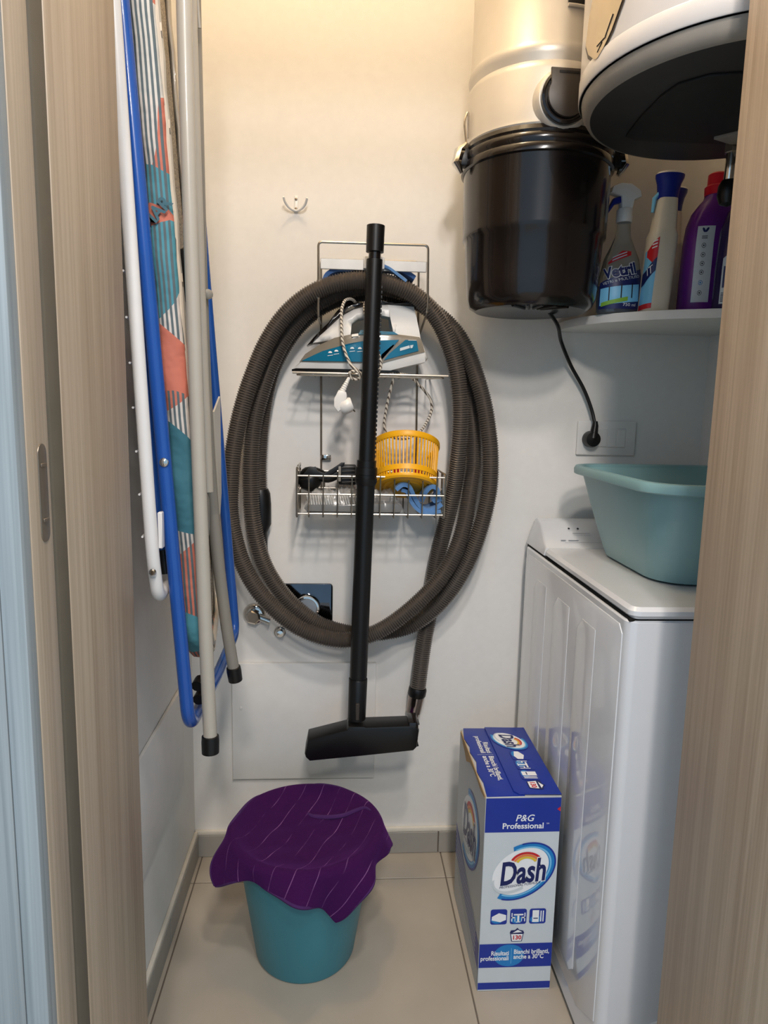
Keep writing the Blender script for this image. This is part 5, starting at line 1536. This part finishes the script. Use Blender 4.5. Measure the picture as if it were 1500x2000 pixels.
obj('wall_hanger', MB().sweep(bend([(XL + 0.0005, 1.18, 2.00), (-0.275, 1.18, 2.00), (-0.275, 1.18, 2.03)], 0.01), 0.004, 8), 'steel', ib)

# ================================================================== DRYING RACK (behind the ironing board)
dr_ = thing('drying_rack', 'folded blue and white clothes drying rack between left wall and ironing board', 'drying rack', (-0.28, 1.16, 0.65))
def bx2(z, off=0.0): return -0.2795 + (1.63 - z) * 0.0655 + off
BR = 0.0098
zt_ = 2.05
ufr = bend([(bx2(zt_), 0.963, zt_), (bx2(1.2), 0.963, 1.2), (bx2(0.664), 0.963, 0.664), (bx2(0.652), 1.18, 0.652), (bx2(0.664) + 0.002, 1.395, 0.664), (bx2(1.25), 1.392, 1.25), (bx2(zt_), 1.392, zt_)], 0.034, 8)
bf = obj('blue_frame', MB().sweep(ufr, BR, 16), 'blue_tube', dr_)
obj('rivet', MB().lathe([(0.0062, 0.0), (0.0060, 0.002), (0.0035, 0.0042), (0, 0.0045)], (bx2(1.052) + 0.002, 0.963 - BR + 0.0004, 1.052), (0, -1, 0), n=16), 'chrome', bf)
for yy, zz in ((1.000, 0.690), (0.992, 0.715)):
    obj('joint_cap', MB().sweep([(bx2(0.66) + 0.006, yy, zz), (bx2(0.66) + 0.008, yy + 0.018, zz + 0.003)], 0.0085, 12), 'black', bf)
# second, shorter blue leg just left of the first
bl2 = [(bx2(1.75, -0.018), 0.985, 1.75), (bx2(1.35, -0.019), 0.985, 1.35), (bx2(1.05, -0.021), 0.985, 1.05), (bx2(0.945, -0.019), 0.985, 0.915)]
b2 = obj('blue_leg', MB().sweep(catmull(bl2, 0.03), 0.0086, 14), 'blue_tube', dr_)
obj('leg_cap', MB().sweep([(bx2(0.925, -0.0190), 0.985, 0.925), (bx2(0.89, -0.0185), 0.985, 0.890)], 0.0092, 14), 'black', b2)
# thin prop wire
obj('prop_rod', MB().sweep([(bx2(1.28, -0.010), 0.975, 1.28), (bx2(1.15, -0.011), 0.975, 1.15), (bx2(0.87, -0.010), 0.975, 0.87)], 0.0022, 8), 'grey_tube', dr_)
# white wing: flat U of tube with wires across
def wx(z): return -0.2745 + (1.45 - z) * 0.040
YW0, YW1 = 0.935, 1.355
wing = bend([(wx(1.75), YW0, 1.75), (wx(1.2), YW0, 1.2), (wx(0.93), YW0, 0.93), (wx(0.862), YW0 + 0.012, 0.862), (wx(0.868) , YW0 + 0.055, 0.868), (wx(0.87) - 0.066, YW1, 0.868), (wx(1.2) - 0.062, YW1, 1.2), (wx(1.60) - 0.056, YW1, 1.60)], 0.022, 8)
wg = obj('white_wing', MB().sweep(wing, 0.0088, 16), 'white_tube', dr_)
obj('rivet', MB().lathe([(0.0050, 0.0), (0.0048, 0.002), (0.003, 0.0038), (0, 0.004)], (wx(0.905) + 0.001, YW0 - 0.0086, 0.905), (0, -1, 0), n=14), 'chrome', wg)
obj('spring_tab', MB().rbox(wx(0.96) + 0.008, wx(0.96) + 0.014, YW0 + 0.004, YW0 + 0.016, 0.935, 0.985, 0.001, 1), 'white_tube', wg)
for k in range(12):
    z = 1.585 - k * 0.0575
    obj('wire', MB().sweep([(wx(z) - 0.011, YW0 - 0.003, z), (wx(z) - 0.060, YW1, z)], 0.0016, 6), 'white_tube', wg)

# ------------------------------------------------------------------ finish
for o in bpy.data.objects:
    if o.type == 'MESH' and o.parent is None and 'kind' not in o and 'category' not in o:
        print('UNTAGGED', o.name)
